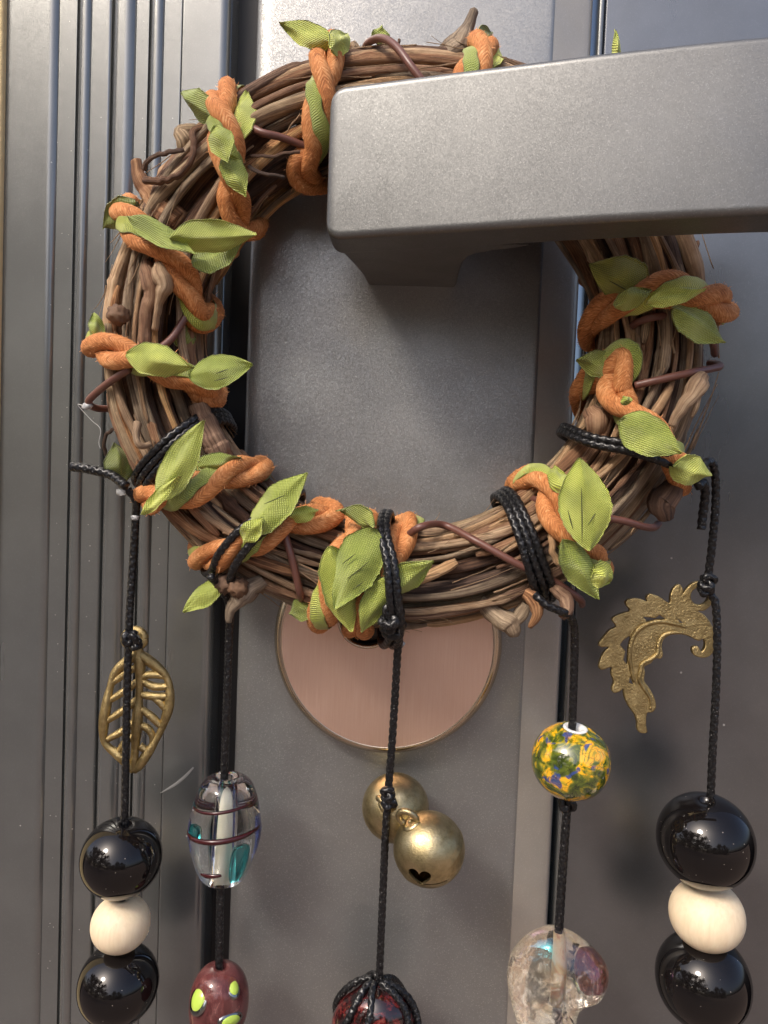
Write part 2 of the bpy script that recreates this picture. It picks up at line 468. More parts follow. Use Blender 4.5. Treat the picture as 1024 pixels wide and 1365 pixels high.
def fix_normals(o):
    bm = bmesh.new(); bm.from_mesh(o.data); bmesh.ops.recalc_face_normals(bm, faces=bm.faces); bm.to_mesh(o.data); bm.free()


def bead_profile(r, hz, hole=1.4, n=26, p=2.0):
    """closed bead section with a threaded hole"""
    t0 = math.asin(min(0.95, hole / r))
    t = np.linspace(t0, math.pi - t0, n)
    out = [(r * math.sin(a) ** (2 / p), hz * (1 if math.cos(a) >= 0 else -1) * abs(math.cos(a)) ** (2 / p)) for a in t]
    out += [(hole * 0.8, -hz * 0.7), (hole * 0.8, hz * 0.7)]
    return out


def extrude_profile(name, pts, z0, z1, mat, parent, smooth=True):
    """vertical extrusion of an open (x, h) section; closes at the back"""
    pts = np.asarray(pts, float); n = len(pts)
    zs = (z0, z1)
    V = np.array([[x, -h, z] for z in zs for x, h in pts])
    Fc = [[i, i + 1, n + i + 1, n + i] for i in range(n - 1)]
    Fc += [[n - 1, 0, n, 2 * n - 1], list(range(n))[::-1], list(range(n, 2 * n))]
    o = build(name, V, Fc, mat, parent, smooth=False)
    if smooth:
        for p in o.data.polygons[:n - 1]: p.use_smooth = True
        o.data.set_sharp_from_angle(angle=R(38))
    return o


def round_strip(x0, x1, h0, h1, r, n=6, r2=None):
    """section of a raised strip with rounded front corners"""
    r2 = r if r2 is None else r2
    pts = [(x0, h0)]
    for k in range(n + 1):
        a = math.pi - k / n * math.pi / 2
        pts.append((x0 + r + r * math.cos(a), h1 - r + r * math.sin(a)))
    g = min(0.25, (x1 - x0 - r - r2) * 0.2)
    if g > 0.02:
        pts += [(x0 + r + g, h1), (x1 - r2 - g, h1)]
    for k in range(n + 1):
        a = math.pi / 2 - k / n * math.pi / 2
        pts.append((x1 - r2 + r2 * math.cos(a), h1 - r2 + r2 * math.sin(a)))
    pts.append((x1, h0))
    return pts


def X(px, h):
    return P(px, 0, h)[0]            # world x of a vertical line that meets the photo's top edge at px


ZT, ZB = 230.0, -260.0

# ------------------------------------------------------------------ setting
gnd = build('porch_floor', [[-30000, -40000, -Z0], [30000, -40000, -Z0], [30000, 200, -Z0], [-30000, 200, -Z0]], [[0, 1, 2, 3]], MT['floor'], smooth=False)
gnd['kind'] = 'structure'


def treeline():
    V, Fc = [], []
    r = random.Random(5)
    clumps = []
    for (az, dist, h, sp) in ((-72, 9, 5.5, 2.6), (-55, 9, 6.5, 2.6), (-40, 9, 7.5, 2.6), (-27, 10, 8.0, 2.4), (-14, 14, 5.0, 2.4), (0, 16, 3.6, 2.6), (12, 15, 6.0, 2.0), (24, 14, 5.0, 2.4)):
        cx, cy = dist * math.sin(R(az)), -dist * math.cos(R(az))
        for k in range(46):
            z = r.uniform(0.3, h)
            q = sp * (0.5 + 0.5 * math.sin(math.pi * min(1, z / h)))
            clumps.append((cx + r.gauss(0, q * 0.5), cy + r.gauss(0, q * 0.5), z, r.uniform(0.5, 1.0)))
    for (x, y, z, s) in clumps:
        for k in range(52):
            d = nz([r.gauss(0, 1), r.gauss(0, 1), r.gauss(0, 1)]) * s * r.uniform(0.5, 1.1)
            c = np.array([x, y, z]) + d
            a = nz([r.gauss(0, 1), r.gauss(0, 1), r.gauss(0, 1)]); b = nz(np.cross(a, [r.gauss(0, 1), r.gauss(0, 1), r.gauss(0, 1)]))
            q = r.uniform(0.12, 0.26); o = len(V)
            V += [c - a * q, c + b * q * 0.5, c + a * q, c - b * q * 0.5]; Fc.append([o, o + 1, o + 2, o + 3])
    V = np.array(V) * 1000.0; V[:, 2] -= Z0
    V[:, 2] = np.maximum(V[:, 2], -Z0 + 10)
    o = build('treeline', V, Fc, MT['leaves'], smooth=False)
    tagged(o, 'dark leafy trees mirrored in the glossy black beads', 'trees', 'stuff')


treeline()

wl_o = extrude_profile('wall', round_strip(X(-420, -2), X(4, -2), -30, -2, 1.0), ZB, ZT, MT['wall'], None)
tagged(wl_o, 'pale yellow wall edge left of the ribbed grey door frame', 'wall')

# ribbed door frame: each moulded strip is a part
fr = empty('door_frame', (X(170, 0), 20, ZB), 'ribbed dark grey metal door frame with vertical mouldings left of the door', 'door frame')
extrude_profile('frame_back', [(X(2, -9), -32), (X(2, -9), -7), (X(312, -9), -7), (X(312, -9), -32)], ZB, ZT, MT['frame'], fr, False)
for (a, b, h, r, r2) in ((5, 79.8, -4.2, 0.8, 3.0), (80, 103.8, -5.2, 0.12, 0.12), (104, 121.8, -3.6, 1.95, 1.95), (122, 149.8, -4.8, 0.12, 0.9),
                         (150, 181.8, -3.2, 2.4, 3.2), (182, 199.8, -4.9, 0.12, 0.12), (200, 218.8, -3.3, 2.05, 2.05), (219, 243.8, -4.6, 0.12, 0.3), (244, 307, -4.2, 0.4, 2.8)):
    extrude_profile('moulding', round_strip(X(a, h), X(b, h), -7.5, h, r, 6, r2), ZB, ZT, MT['frame'], fr)
sc_pts = [P(214, 1057, -4.18), P(232, 1047, -4.18), P(247, 1035, -4.18), P(258, 1023, -4.18)]
scp, _ = even(crom(sc_pts, 0.6), 0.6)
wdt = np.sin(np.linspace(0.15, math.pi * 0.85, len(scp)))
tube('scuff_mark', scp, 0.5 * wdt + 0.05, MT['scuff'], fr, 8, flat=(0.08, 0.9))

# door: stile, gap shade strip, panel, lever and lock
door = empty('door', (X(570, 0), 20, ZB), 'metallic grey door with a wide lever handle and round lock', 'door')
extrude_profile('gap_shade', [(X(300, -14), -30), (X(300, -14), -16), (X(345, -14), -16), (X(345, -14), -30)], ZB, ZT, MT['rubber_and_shade'], door, False)  # black strip stands in for shade in the deep frame-to-stile gap


def stile_section():
    x0, x1 = X(342, 0), X(797, 0)
    pts = [(x0, -16)]
    for k in range(8):
        a = math.pi - k / 7 * math.pi / 2; pts.append((x0 + 5 + 5 * math.cos(a), -2.2 + 2.2 * math.sin(a)))
    pts.append((x0 + 8, 0.0)); pts.append((x1 - 14.0, 0.0)); pts.append((x1 - 13.2, -0.06))
    for k in range(1, 5):
        pts.append((x1 - 13.2 + 0.3 * k, -0.06 - 0.022 * k * k))
    for k in range(1, 8):
        pts.append((x1 - 12.0 + 10.4 * k / 7, -0.41 - 4.0 * k / 7))
    for k in range(1, 6):
        a = k / 5 * R(70); pts.append((x1 - 1.6 + 1.6 * math.sin(a + 0.0), -4.41 - 1.8 * (1 - math.cos(a)) - 0.2 * k))
    pts.append((x1, -16))
    return pts


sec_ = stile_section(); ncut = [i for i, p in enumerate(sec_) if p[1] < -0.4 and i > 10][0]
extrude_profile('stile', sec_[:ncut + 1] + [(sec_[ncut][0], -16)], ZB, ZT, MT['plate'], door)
extrude_profile('lit_stile_bevel', [(sec_[ncut][0] + 0.05, -16), (sec_[ncut][0] + 0.05, sec_[ncut][1])] + sec_[ncut + 1:], ZB, ZT, MT['lit_bevel'], door)  # stile's own bevel, split off to carry the painted reflection
extrude_profile('trim_strip', round_strip(X(798.5, -7), X(806, -7), -16, -6.2, 0.7), ZB, ZT, MT['frame'], door)
extrude_profile('panel', round_strip(X(807.5, -8), X(1330, -8), -16, -8.5, 0.8), ZB, ZT, MT['panel'], door)


# lever: rounded rectangular section swept along a bowed path, plus a flared stem
def rrect(hz, hd, r, n=6):
    """rounded rectangle half sizes hz (vertical), hd (depth)"""
    out = []
    for (sx, sz, a0) in ((1, 1, 0), (-1, 1, 90), (-1, -1, 180), (1, -1, 270)):
        for k in range(n + 1):
            a = R(a0 + 90 * k / n)
            out.append((sx * (hd - r) + r * math.cos(a), sz * (hz - r) + r * math.sin(a)))
    res = []
    m = n + 1
    for q in range(4):                                             # extra points keep the flats flat-shaded
        arc = out[q * m:(q + 1) * m]; nxt = out[((q + 1) % 4) * m]
        res += arc
        e0 = np.array(arc[-1]); e1 = np.array(nxt); d = (e1 - e0) / (np.linalg.norm(e1 - e0) + 1e-9)
        res += [tuple(e0 + d * 0.3), tuple(e1 - d * 0.3)]
    return np.array(res)


def make_lever():
    z0, z1 = 56.9, 92.4
    zc, hz = (z0 + z1) / 2, (z1 - z0) / 2
    xs0 = X_l = -24.9
    V, Fc = [], []
    ctrl = np.array([(-24.9, 42.0), (-10, 46.0), (6, 50.2), (39, 58.6), (67, 64.6), (95, 68.0), (118, 69.0)])
    xs = np.concatenate([xs0 + np.array([0, 0.25, 0.7, 1.3, 2.2, 3.4]), np.linspace(-20, 112, 60), 118 - np.array([3.4, 2.2, 1.3, .7, .25, 0])])
    hf = np.interp(xs, ctrl[:, 0], ctrl[:, 1])
    # smooth the polyline
    xx = np.linspace(-24.9, 118, 600); hh = np.interp(xx, ctrl[:, 0], ctrl[:, 1]); ker = np.ones(90) / 90
    hp = np.convolve(np.pad(hh, 45, mode='reflect', reflect_type='odd'), ker, 'same')[45:-45]
    hf = np.interp(xs, xx, hp)
    n = None
    for x, h in zip(xs, hf):
        e = min(x - xs0, 118 - x); rc = 3.6
        inset = (rc - math.sqrt(max(0, rc * rc - (rc - e) ** 2))) if e < rc else 0.0
        e2 = min(1.0, e / 2.0); ins2 = 0.9 * (1 - math.sqrt(max(0, 1 - (1 - e2) ** 2)))
        sec = rrect(hz - inset, 6.5 - ins2, 1.5)
        if n is None: n = len(sec)
        V += [[x, -(h - 6.5 + a), zc + b] for a, b in sec]
    m = len(xs)
    for i in range(m - 1):
        for j in range(n):
            k = (j + 1) % n
            Fc.append([i * n + j, i * n + k, (i + 1) * n + k, (i + 1) * n + j])
    Fc.append(list(range(n))[::-1]); Fc.append(list(range((m - 1) * n, m * n)))
    lev = build('lever_handle', V, Fc, MT['lever'], door)
    lev.data.set_sharp_from_angle(angle=R(50))
    # stem: lofted rounded rectangles from the stile to the back of the lever
    V, Fc = [], []
    secs = [(-2, -18.0, 8.4), (0, -18.0, 8.4), (8, -18.6, 8.4), (16, -19.8, 8.6), (24, -21.3, 9.2), (29, -22.4, 10.4), (32.5, -23.2, 12.6), (35.2, -23.8, 16.4), (37.2, -24.0, 21.0), (40.0, -24.0, 25.0)]
    for (h, xa, xb) in secs:
        sec = rrect(hz - 0.35, (xb - xa) / 2, 1.6)
        V += [[(xa + xb) / 2 + a, -h, zc + b] for a, b in sec]
    m = len(secs)
    for i in range(m - 1):
        for j in range(n):
            k = (j + 1) % n
            Fc.append([i * n + k, i * n + j, (i + 1) * n + j, (i + 1) * n + k])
    Fc.append(list(range(n))); Fc.append(list(range((m - 1) * n, m * n))[::-1])
    st_o = build('stem', V, Fc, MT['lever'], lev)
    st_o.data.set_sharp_from_angle(angle=R(50))


make_lever()

# lock rose
c = P(516, 856, 7)
rr_ = 33.6
prof = [(0.0, 8.0), (rr_ - 4.2, 8.0), (rr_ - 2.6, 7.6), (rr_ - 1.0, 6.4), (rr_ - 0.2, 4.8), (rr_, 2.5), (rr_, -2.0), (0.0, -2.0)]
c0 = np.array([c[0], 0, c[2]])
kc = P(489, 826, 8.2); kc = np.array([kc[0], 0, kc[2]])
# flat face and bevelled rim
lathe('lock_rose', [(rr_ - 3.0, 0.2), (rr_ - 3.0, 7.9), (rr_ - 2.0, 7.5), (rr_ - 0.9, 6.5), (rr_ - 0.2, 5.0), (rr_, 3.0), (rr_, 0.2)], c0, MT['nickel_edge'], door, (0, -1, 0), 120)
rose = [o for o in door.children if o.name.startswith('lock_rose')][0]


def rose_face():
    """flat face with a round eccentric opening for the key cylinder"""
    n = 120; V, Fc = [], []
    a = np.linspace(0, 2 * math.pi, n, endpoint=False)
    for k in range(7):
        t = k / 6
        ro = rr_ - 2.95
        for q in a:
            po = np.array([c0[0] + ro * math.cos(q), 0, c0[2] + ro * math.sin(q)])
            pi_ = np.array([kc[0] + 8.6 * math.cos(q), 0, kc[2] + 8.6 * math.sin(q)])
            p = pi_ * (1 - t) + po * t
            V.append([p[0], -7.92, p[2]])
    for k in range(6):
        for j in range(n):
            j2 = (j + 1) % n
            Fc.append([k * n + j, k * n + j2, (k + 1) * n + j2, (k + 1) * n + j])
    build('face', V, Fc, MT['nickel'], rose, smooth=False)
    lathe('cylinder_collar', [(8.62, 3.0), (8.62, 7.9), (8.2, 8.35), (7.6, 8.0), (7.4, 5.0), (7.4, 3.0)], kc, MT['nickel_edge'], rose, (0, -1, 0), 64)
    lathe('key_cylinder', [(0.01, 5.5), (6.6, 5.5), (7.3, 5.0), (7.3, 0.5), (0.01, 0.5)], kc, MT['dark_metal'], rose, (0, -1, 0), 48)
    V, Fc, u = sweep_grid(np.array([kc + [0, -5.3, 3.4], kc + [0, -5.3, -3.4]]), 0.7, 8)
    build('keyhole', V, Fc, MT['rubber_and_shade'], rose)


rose_face()

# ------------------------------------------------------------------ wreath
WC = np.array([-7.0, 0, 37.2]); WA, WB, WH = 67.7, 63.4, 17.0


def rt(phi):
    return 14.2 + 2.2 * np.maximum(0, np.cos(phi - 0.1)) ** 2


def ring(phi):
    return np.stack([WC[0] + WA * np.cos(phi), np.full_like(phi, -WH), WC[2] + WB * np.sin(phi)], -1)


def ring_out(phi):
    d = np.stack([WA * np.cos(phi), np.zeros_like(phi), WB * np.sin(phi)], -1)
    return d / np.linalg.norm(d, axis=-1, keepdims=True)


FRONT = np.array([0, -1.0, 0])


def on_ring(phi, th, rad):
    """point on the tube: th 0 = towards the viewer, +90 deg = outer side"""
    phi = np.asarray(phi, float); th = np.asarray(th, float); rad = np.asarray(rad, float)
    nrm = np.cos(th)[..., None] * FRONT + np.sin(th)[..., None] * ring_out(phi)
    return ring(phi) + rad[..., None] * nrm, nrm


def to_ring(px, py, off=0.0):
    h = WH + 10.0
    for _ in range(12):
        p = P(px, py, h)
        phi = math.atan2((p[2] - WC[2]) / WB, (p[0] - WC[0]) / WA)
        rd = math.hypot(p[0] - WC[0], p[2] - WC[2]) - math.hypot(WA * math.cos(phi), WB * math.sin(phi))
        Re = float(rt(phi)) + off
        th = math.asin(max(-1, min(1, rd / Re)))
        h = 0.5 * h + 0.5 * (WH + Re * math.cos(th))
    return phi, th


def loop_path(pts, off, turns=1, pitch=0.0, step=0.5, back=True, hmin=1.4, side_off=None):
    """pixels across the front of the wreath -> a loop round the tube; returns path and outward normals"""
    q = [to_ring(a, b, off) for a, b in pts]
    ph = np.unwrap([a for a, b in q]); th = np.array([b for a, b in q])
    ctrl = [(a, b) for a, b in zip(ph, th)]
    if back:
        sgn = -1 if th[-1] < th[0] else 1
        end_th = th[0] + sgn * 2 * math.pi
        for k in range(1, 6):
            t = k / 6
            ctrl.append((ph[-1] * (1 - t) + ph[0] * t, th[-1] * (1 - t) + end_th * t))
        nf = len(pts)
        chain = [np.array([a + i * pitch / WA, b + i * sgn * 2 * math.pi]) for i in range(-1, turns) for a, b in ctrl]
        full = chain[nf + 2:len(chain) - 2]                         # starts and ends behind the tube
    else:
        full = [np.array(x) for x in ctrl]
    c = np.array(full)
    # densify in angle space (scaled to mm)
    sc_ = np.array([WA, 15.0])
    d = crom(c * sc_, step) / sc_
    of = off if side_off is None else side_off + (off - side_off) * np.maximum(0, np.cos(d[:, 1])) ** 0.8
    p, nrm = on_ring(d[:, 0], d[:, 1], rt(d[:, 0]) + of)
    p[:, 1] = np.minimum(p[:, 1], -hmin)
    return p, nrm


wreath = empty('wreath', (WC[0], -WH, WC[2] - WB - 15), 'round brown vine wreath with orange cord and green leaves hung behind the lever', 'wreath')


def snoise(t, seed, f=1.0):
    r = np.random.default_rng(seed)
    out = np.zeros_like(t)
    for k in range(1, 6):
        out += r.normal() / k ** 0.8 * np.sin(k * f * t + r.uniform(0, 6.28))
    return out


def twig(phi0, span, rho, th0, drift, rad, mat, seed):
    n = max(16, int(span * 68 / 1.1))
    t = np.linspace(0, 1, n); phi = phi0 + span * t
    th = th0 + drift * t + 0.055 * snoise(phi * 1.0, seed, 1.0)
    rr = rho * (rt(phi) / 14.2) + 0.4 * snoise(phi, seed + 1, 2.2)
    rr = np.minimum(rr, rt(phi) - rad * 0.4)
    p, nrm = on_ring(phi, th, rr)
    p += np.stack([snoise(phi * 7, seed + 2 + k) for k in range(3)], 1) * 0.12
    p[:, 1] = np.minimum(p[:, 1], -rad - 0.3)
    r = rad * (1 + 0.08 * snoise(phi, seed + 5, 3.0) + 0.05 * snoise(phi * 9, seed + 6))
    rr_g = np.random.default_rng(seed + 9)
    s = t * span * 68
    for k in range(rr_g.integers(0, 1 + int(span * 1.3))):          # leaf nodes
        r = r + rad * rr_g.uniform(0.25, 0.6) * np.exp(-((s - rr_g.uniform(0, s[-1])) / rr_g.uniform(0.8, 1.9)) ** 2)
    tip = rr_g.uniform(0.35, 0.8)
    r = r * np.interp(t, [0, 0.03, 0.93, 1], [tip, 1, 1, tip])
    ga = rr_g.uniform(0, 6.28)
    gm = rr_g.integers(2, 5)
    return tube('twig', p, r, mat, wreath, 10, lambda s_, a_: 1 + 0.07 * np.sin(gm * a_ + ga + s_ * 0.05) + 0.06 * np.sin(6 * a_ + s_ * 0.06))


tw = MT['twigs']
for i in range(9):                                                 # core canes, dark bark paints in shade behind the gaps
    a = i / 9 * 2 * math.pi
    twig(random.uniform(0, 6.28), random.uniform(5.2, 6.6), 4.5 + 2.0 * (i % 2), a, random.uniform(-0.6, 0.6), random.uniform(2.0, 2.6), tw[2 if i % 3 else 1], 100 + i * 13)
for i in range(15):                                                # middle layer, often dark bark so the gaps look shaded
    a = i / 15 * 2 * math.pi + random.uniform(-0.1, 0.1)
    twig(random.uniform(0, 6.28), random.uniform(3.6, 6.2), 9.2, a, random.uniform(0.2, 0.8), random.uniform(1.5, 2.1), tw[random.choice([1, 2, 2, 3])], 300 + i * 13)
for i in range(32):                                                # outer layer, nearly parallel canes
    a = i / 32 * 2 * math.pi + random.uniform(-0.07, 0.07)
    rad = random.choice([0.9, 1.05, 1.2, 1.35, 1.55, 1.9])
    mi = random.choices([0, 1, 2, 3], [4.4, 3.0, 0.7, 2.0])[0]
    p0 = random.uniform(0, 6.28); sp = random.uniform(1.8, 4.6)
    twig(p0, sp, 12.6 - rad * 0.6, a + 0.12 * p0, 0.12 * sp + random.uniform(-0.35, 0.35), rad, tw[mi], 500 + i * 17)
for i in range(48):                                                # shorter pieces lying across the front face
    a = random.uniform(-1.6, 1.6)
    rad = random.choice([0.55, 0.7, 0.85, 1.0, 1.2, 1.5])
    mi = random.choices([0, 1, 2, 3], [5.0, 2.6, 0.4, 1.8])[0]
    twig(i / 48 * 6.28 + random.uniform(-0.2, 0.2), random.uniform(0.5, 1.6), 13.6 - rad * 0.3, a, random.uniform(-0.8, 0.8), rad, tw[mi], 2000 + i * 19)


# peeling bark fibres
prt = []
for i in range(170):
    n = 12; sp = random.uniform(0.06, 0.32); t = np.linspace(0, 1, n)
    phi = random.uniform(0, 6.28) + sp * t
    th = random.uniform(-1.7, 1.7) + random.uniform(-0.25, 0.25) * t
    lift = random.uniform(0.2, 2.6) * t ** 2.5 + random.uniform(0, 0.9) * (1 - t) ** 4
    p_, n_ = on_ring(phi, th, rt(phi) - 0.3 + lift)
    p_ += np.cumsum(rng.normal(0, 0.05, (n, 3)), 0); p_[:, 1] = np.minimum(p_[:, 1], -1.0)
    prt.append(sweep_grid(p_, random.uniform(0.10, 0.30) * np.linspace(1, 0.35, n), 5))
V_, F_, U_ = merge(prt)
bf = build('bark_fibres', V_, F_, tw[0], wreath, U_); bf['kind'] = 'stuff'


def stick(name, pts, rads, mat, parent=wreath, nseg=9, wob=0.05, seed=1, step=0.6):
    """free twig: pts = (px, py, h)"""
    q = np.array([np.append(P(a, b, h), r) for (a, b, h), r in zip(pts, rads)])
    c = crom(q, step); p = c[:, :3]; r = np.maximum(c[:, 3], 0.08)
    t = np.arange(len(p)) * 0.35
    p = p + np.stack([snoise(t, seed + k) for k in range(3)], 1) * wob * r[:, None]
    return tube(name, p, r * (1 + 0.035 * snoise(t * 1.3, seed + 7)), mat, parent, nseg, lambda s_, a_: 1 + 0.09 * np.sin(3 * a_ + s_ * 0.1 + seed) + 0.07 * np.sin(5 * a_ - s_ * 0.2))


# broken stubs, nodes and tendrils seen round the ring
stick('stub', [(240, 300, 26), (212, 275, 27), (197, 255, 27), (188, 238, 27), (182, 214, 27)], [3.4, 3.2, 2.4, 1.9, 1.3], tw[1], seed=3)
stick('stub', [(575, 84, 20), (597, 76, 21), (612, 62, 22), (618, 48, 22), (625, 34, 22), (633, 14, 22)], [2.0, 3.2, 3.8, 2.6, 1.5, 1.1], tw[3], seed=5)
stick('stub', [(352, 772, 27), (335, 785, 28), (322, 795, 28), (308, 812, 28), (306, 830, 28)], [2.0, 2.6, 2.9, 1.6, 0.7], tw[3], seed=8)
stick('stub', [(640, 800, 24), (664, 822, 25), (680, 830, 25), (686, 848, 25)], [1.6, 2.7, 3.0, 1.3], tw[3], seed=9)
stick('stub', [(668, 838, 24), (690, 822, 25), (702, 805, 25)], [1.0, 2.0, 1.6], tw[3], seed=10)
stick('stub', [(700, 790, 30), (712, 800, 31), (716, 818, 31), (706, 836, 30)], [1.4, 2.0, 1.5, 0.6], tw[1], seed=11)
stick('stub', [(735, 782, 29), (752, 796, 30), (756, 812, 31), (748, 824, 31)], [1.2, 1.9, 1.7, 1.0], tw[1], seed=12)
stick('stub', [(212, 352, 33), (214, 368, 34), (218, 384, 34), (212, 404, 33), (206, 440, 31)], [1.2, 2.3, 2.1, 1.1, 0.9], tw[0], seed=13)
stick('stub', [(196, 352, 30), (199, 372, 32), (203, 388, 32), (196, 420, 31), (192, 470, 30)], [1.6, 2.4, 2.3, 1.8, 1.6], tw[1], seed=14)
stick('stub', [(265, 540, 26), (278, 572, 27), (288, 592, 27), (302, 616, 26), (312, 640, 24)], [2.6, 3.0, 3.5, 2.6, 2.2], tw[1], seed=15)
stick('stub', [(895, 568, 34), (908, 544, 35), (921, 528, 35), (928, 516, 34), (936, 500, 32)], [1.0, 1.5, 2.0, 2.7, 1.5], tw[0], seed=16)
stick('stub', [(928, 518, 35), (928, 540, 35), (922, 556, 34)], [1.4, 0.9, 0.5], tw[0], seed=17)
stick('stub', [(785, 545, 26), (796, 562, 27), (792, 580, 26)], [2.0, 3.2, 2.2], tw[1], seed=18)
stick('stub', [(888, 690, 26), (884, 672, 27), (894, 655, 27), (906, 640, 26)], [2.2, 3.4, 3.1, 2.2], tw[2], seed=19)
stick('stub', [(248, 200, 26), (246, 185, 28), (240, 176, 28), (262, 172, 27)], [2.2, 2.4, 1.6, 1.2], tw[3], seed=20)
stick('stub', [(330, 116, 18), (332, 122, 19), (336, 140, 20)], [0.6, 1.0, 1.4], tw[1], seed=21)
stick('stub', [(470, 62, 20), (476, 78, 21), (470, 98, 24), (478, 118, 26)], [1.5, 2.4, 1.7, 1.3], tw[3], seed=22)
TH = MT['twigs'][2]
stick('tendril', [(272, 168, 28), (258, 178, 31), (256, 205, 33), (246, 228, 33), (222, 240, 33), (196, 240, 31)], [0.9, 0.85, 0.8, 0.8, 0.85, 1.0], tw[2], wob=0.25, seed=30)
stick('tendril', [(192, 226, 29), (200, 212, 31), (220, 204, 32), (246, 200, 31)], [0.7, 0.6, 0.6, 0.6], tw[2], wob=0.25, seed=31)
stick('tendril', [(925, 360, 20), (921, 350, 22), (926, 338, 23), (930, 322, 22)], [0.5, 0.6, 0.5, 0.4], tw[2], wob=0.3, seed=32)
stick('tendril', [(746, 726, 32), (735, 716, 34), (738, 740, 35), (752, 752, 34), (772, 748, 32)], [0.9, 0.9, 0.8, 0.8, 0.7], tw[0], wob=0.25, seed=33)
stick('tendril', [(186, 562, 32), (180, 578, 34), (188, 594, 34), (200, 590, 32)], [1.0, 0.9, 0.8, 0.7], tw[0], wob=0.25, seed=34)
stick('tendril', [(142, 606, 20), (138, 594, 22), (142, 580, 24), (152, 572, 25)], [0.5, 0.5, 0.5, 0.5], tw[2], wob=0.25, seed=35)
stick('tendril', [(335, 209, 31), (365, 207, 32), (400, 203, 32)], [0.4, 0.45, 0.4], tw[2], wob=0.3, seed=36)
stick('tendril', [(332, 222, 31), (352, 232, 32), (380, 236, 31)], [0.5, 0.5, 0.5], tw[2], wob=0.3, seed=37)
stick('tendril', [(520, 62, 24), (530, 60, 25), (532, 53, 25)], [0.4, 0.4, 0.4], tw[2], wob=0.3, seed=38)
stick('tendril', [(455, 703, 12), (500, 695, 12), (540, 692, 12), (575, 702, 12)], [0.4, 0.4, 0.4, 0.4], tw[2], wob=0.3, seed=39)
for j, (a, b, h) in enumerate(((158, 420, 31), (318, 783, 31), (300, 778, 30))):    # dried seed heads
    bm = bmesh.new(); bmesh.ops.create_icosphere(bm, subdivisions=3, radius=2.6)
    for v in bm.verts:
        d = v.co.normalized(); v.co *= 1 + 0.16 * math.sin(9 * d.x + j) * math.sin(8 * d.y + 1) * 1.4 + 0.08 * math.sin(17 * d.z)
    V = np.array([v.co[:] for v in bm.verts]) + P(a, b, h); Fc = [[v.index for v in f.verts] for f in bm.faces]; bm.free()
    build('seed_head', V, Fc, MT['seed'], wreath, np.zeros((len(V), 2)))


# ------------------------------------------------------------------ green satin leaves and orange cord wraps
def leaf(base, tip, wid, parent, mat='satin', fold=0.25, bend=1.5, twist=0.0, tipbend=0.0, seed=0, vein=True, blunt=0.9, curlside=0.0):
    """satin leaf between two (px,py,h) points, wid in mm"""
    a, b = P(*base), P(*tip)
    Lv = b - a; L = np.linalg.norm(Lv); t_ = Lv / L
    view = nz(CAM - (a + b) / 2)
    side = nz(np.cross(t_, view)); nrm = np.cross(side, t_)
    twist += 0.28 * math.sin(seed * 1.7)
    ct, st_ = math.cos(twist), math.sin(twist)
    side, nrm = side * ct + nrm * st_, nrm * ct - side * st_
    nu, nv = 26, 15
    V, uv = [], []
    for i in range(nu + 1):
        t = i / nu
        wa = math.sin(math.pi * min(1, t ** blunt * 0.985 + 0.012)) ** 0.85
        wb = min(1, t / 0.24 + 0.05) ** 0.7 * min(1, (1 - t) / 0.42 + 0.01) ** 0.9
        wd = wid / 2 * (wa if seed in (29, 12) else 0.3 * wa + 0.7 * wb)
        wd = max(wd * 0.84, 0.3)
        for j in range(nv):
            u = j / (nv - 1) * 2 - 1
            wj = wd * (1 + (0.018 * math.sin(37 * t + seed) + 0.02 * math.sin(83 * t + 2 * seed)) * abs(u) ** 4)
            q = a + Lv * t + side * u * wj
            z = -(fold + 0.14) * abs(u) ** 1.05 * wd + bend * math.sin(math.pi * t) + tipbend * t ** 2.2 + curlside * u * wd * t
            z += 0.45 * math.sin(5.3 * t + 2 * u + seed) + 0.3 * math.sin(8 * t - 3 * u + seed * 2) + 0.35 * u * wd / 3 * math.sin(4 * t + seed * 3)
            z += 0.7 * abs(((t * 2.1 + u * 0.35 + seed * 0.37) % 1) - 0.5) + 0.5 * abs(((u * 1.1 - t * 0.6 + seed * 0.61) % 1) - 0.5)
            V.append(q + nrm * z); uv.append((t * L / 1.0, u * wd / 1.0))
    n1 = len(V)
    V = np.array(V)
    th = 0.16
    V = np.vstack([V, V - nrm * th * 2]); uv = np.array(uv + uv)
    Fc = []
    for i in range(nu):
        for j in range(nv - 1):
            q = [i * nv + j, i * nv + j + 1, (i + 1) * nv + j + 1, (i + 1) * nv + j]
            Fc.append(q[::-1]); Fc.append([x + n1 for x in q])
    rim = [i * nv for i in range(nu + 1)] + [nu * nv + j for j in range(1, nv)] + [i * nv + nv - 1 for i in range(nu - 1, -1, -1)] + [j for j in range(nv - 2, 0, -1)]
    for i in range(len(rim)):
        p, q = rim[i], rim[(i + 1) % len(rim)]
        Fc.append([p, q, q + n1, p + n1])
    o = build('leaf', V, Fc, MT[mat], parent, uv * 0.5)
    return o


def crease(lf_pts, parent):
    p = crom([P(*q) for q in lf_pts], 0.5)
    t = np.linspace(0, math.pi, len(p))
    return p


WRAPS = []


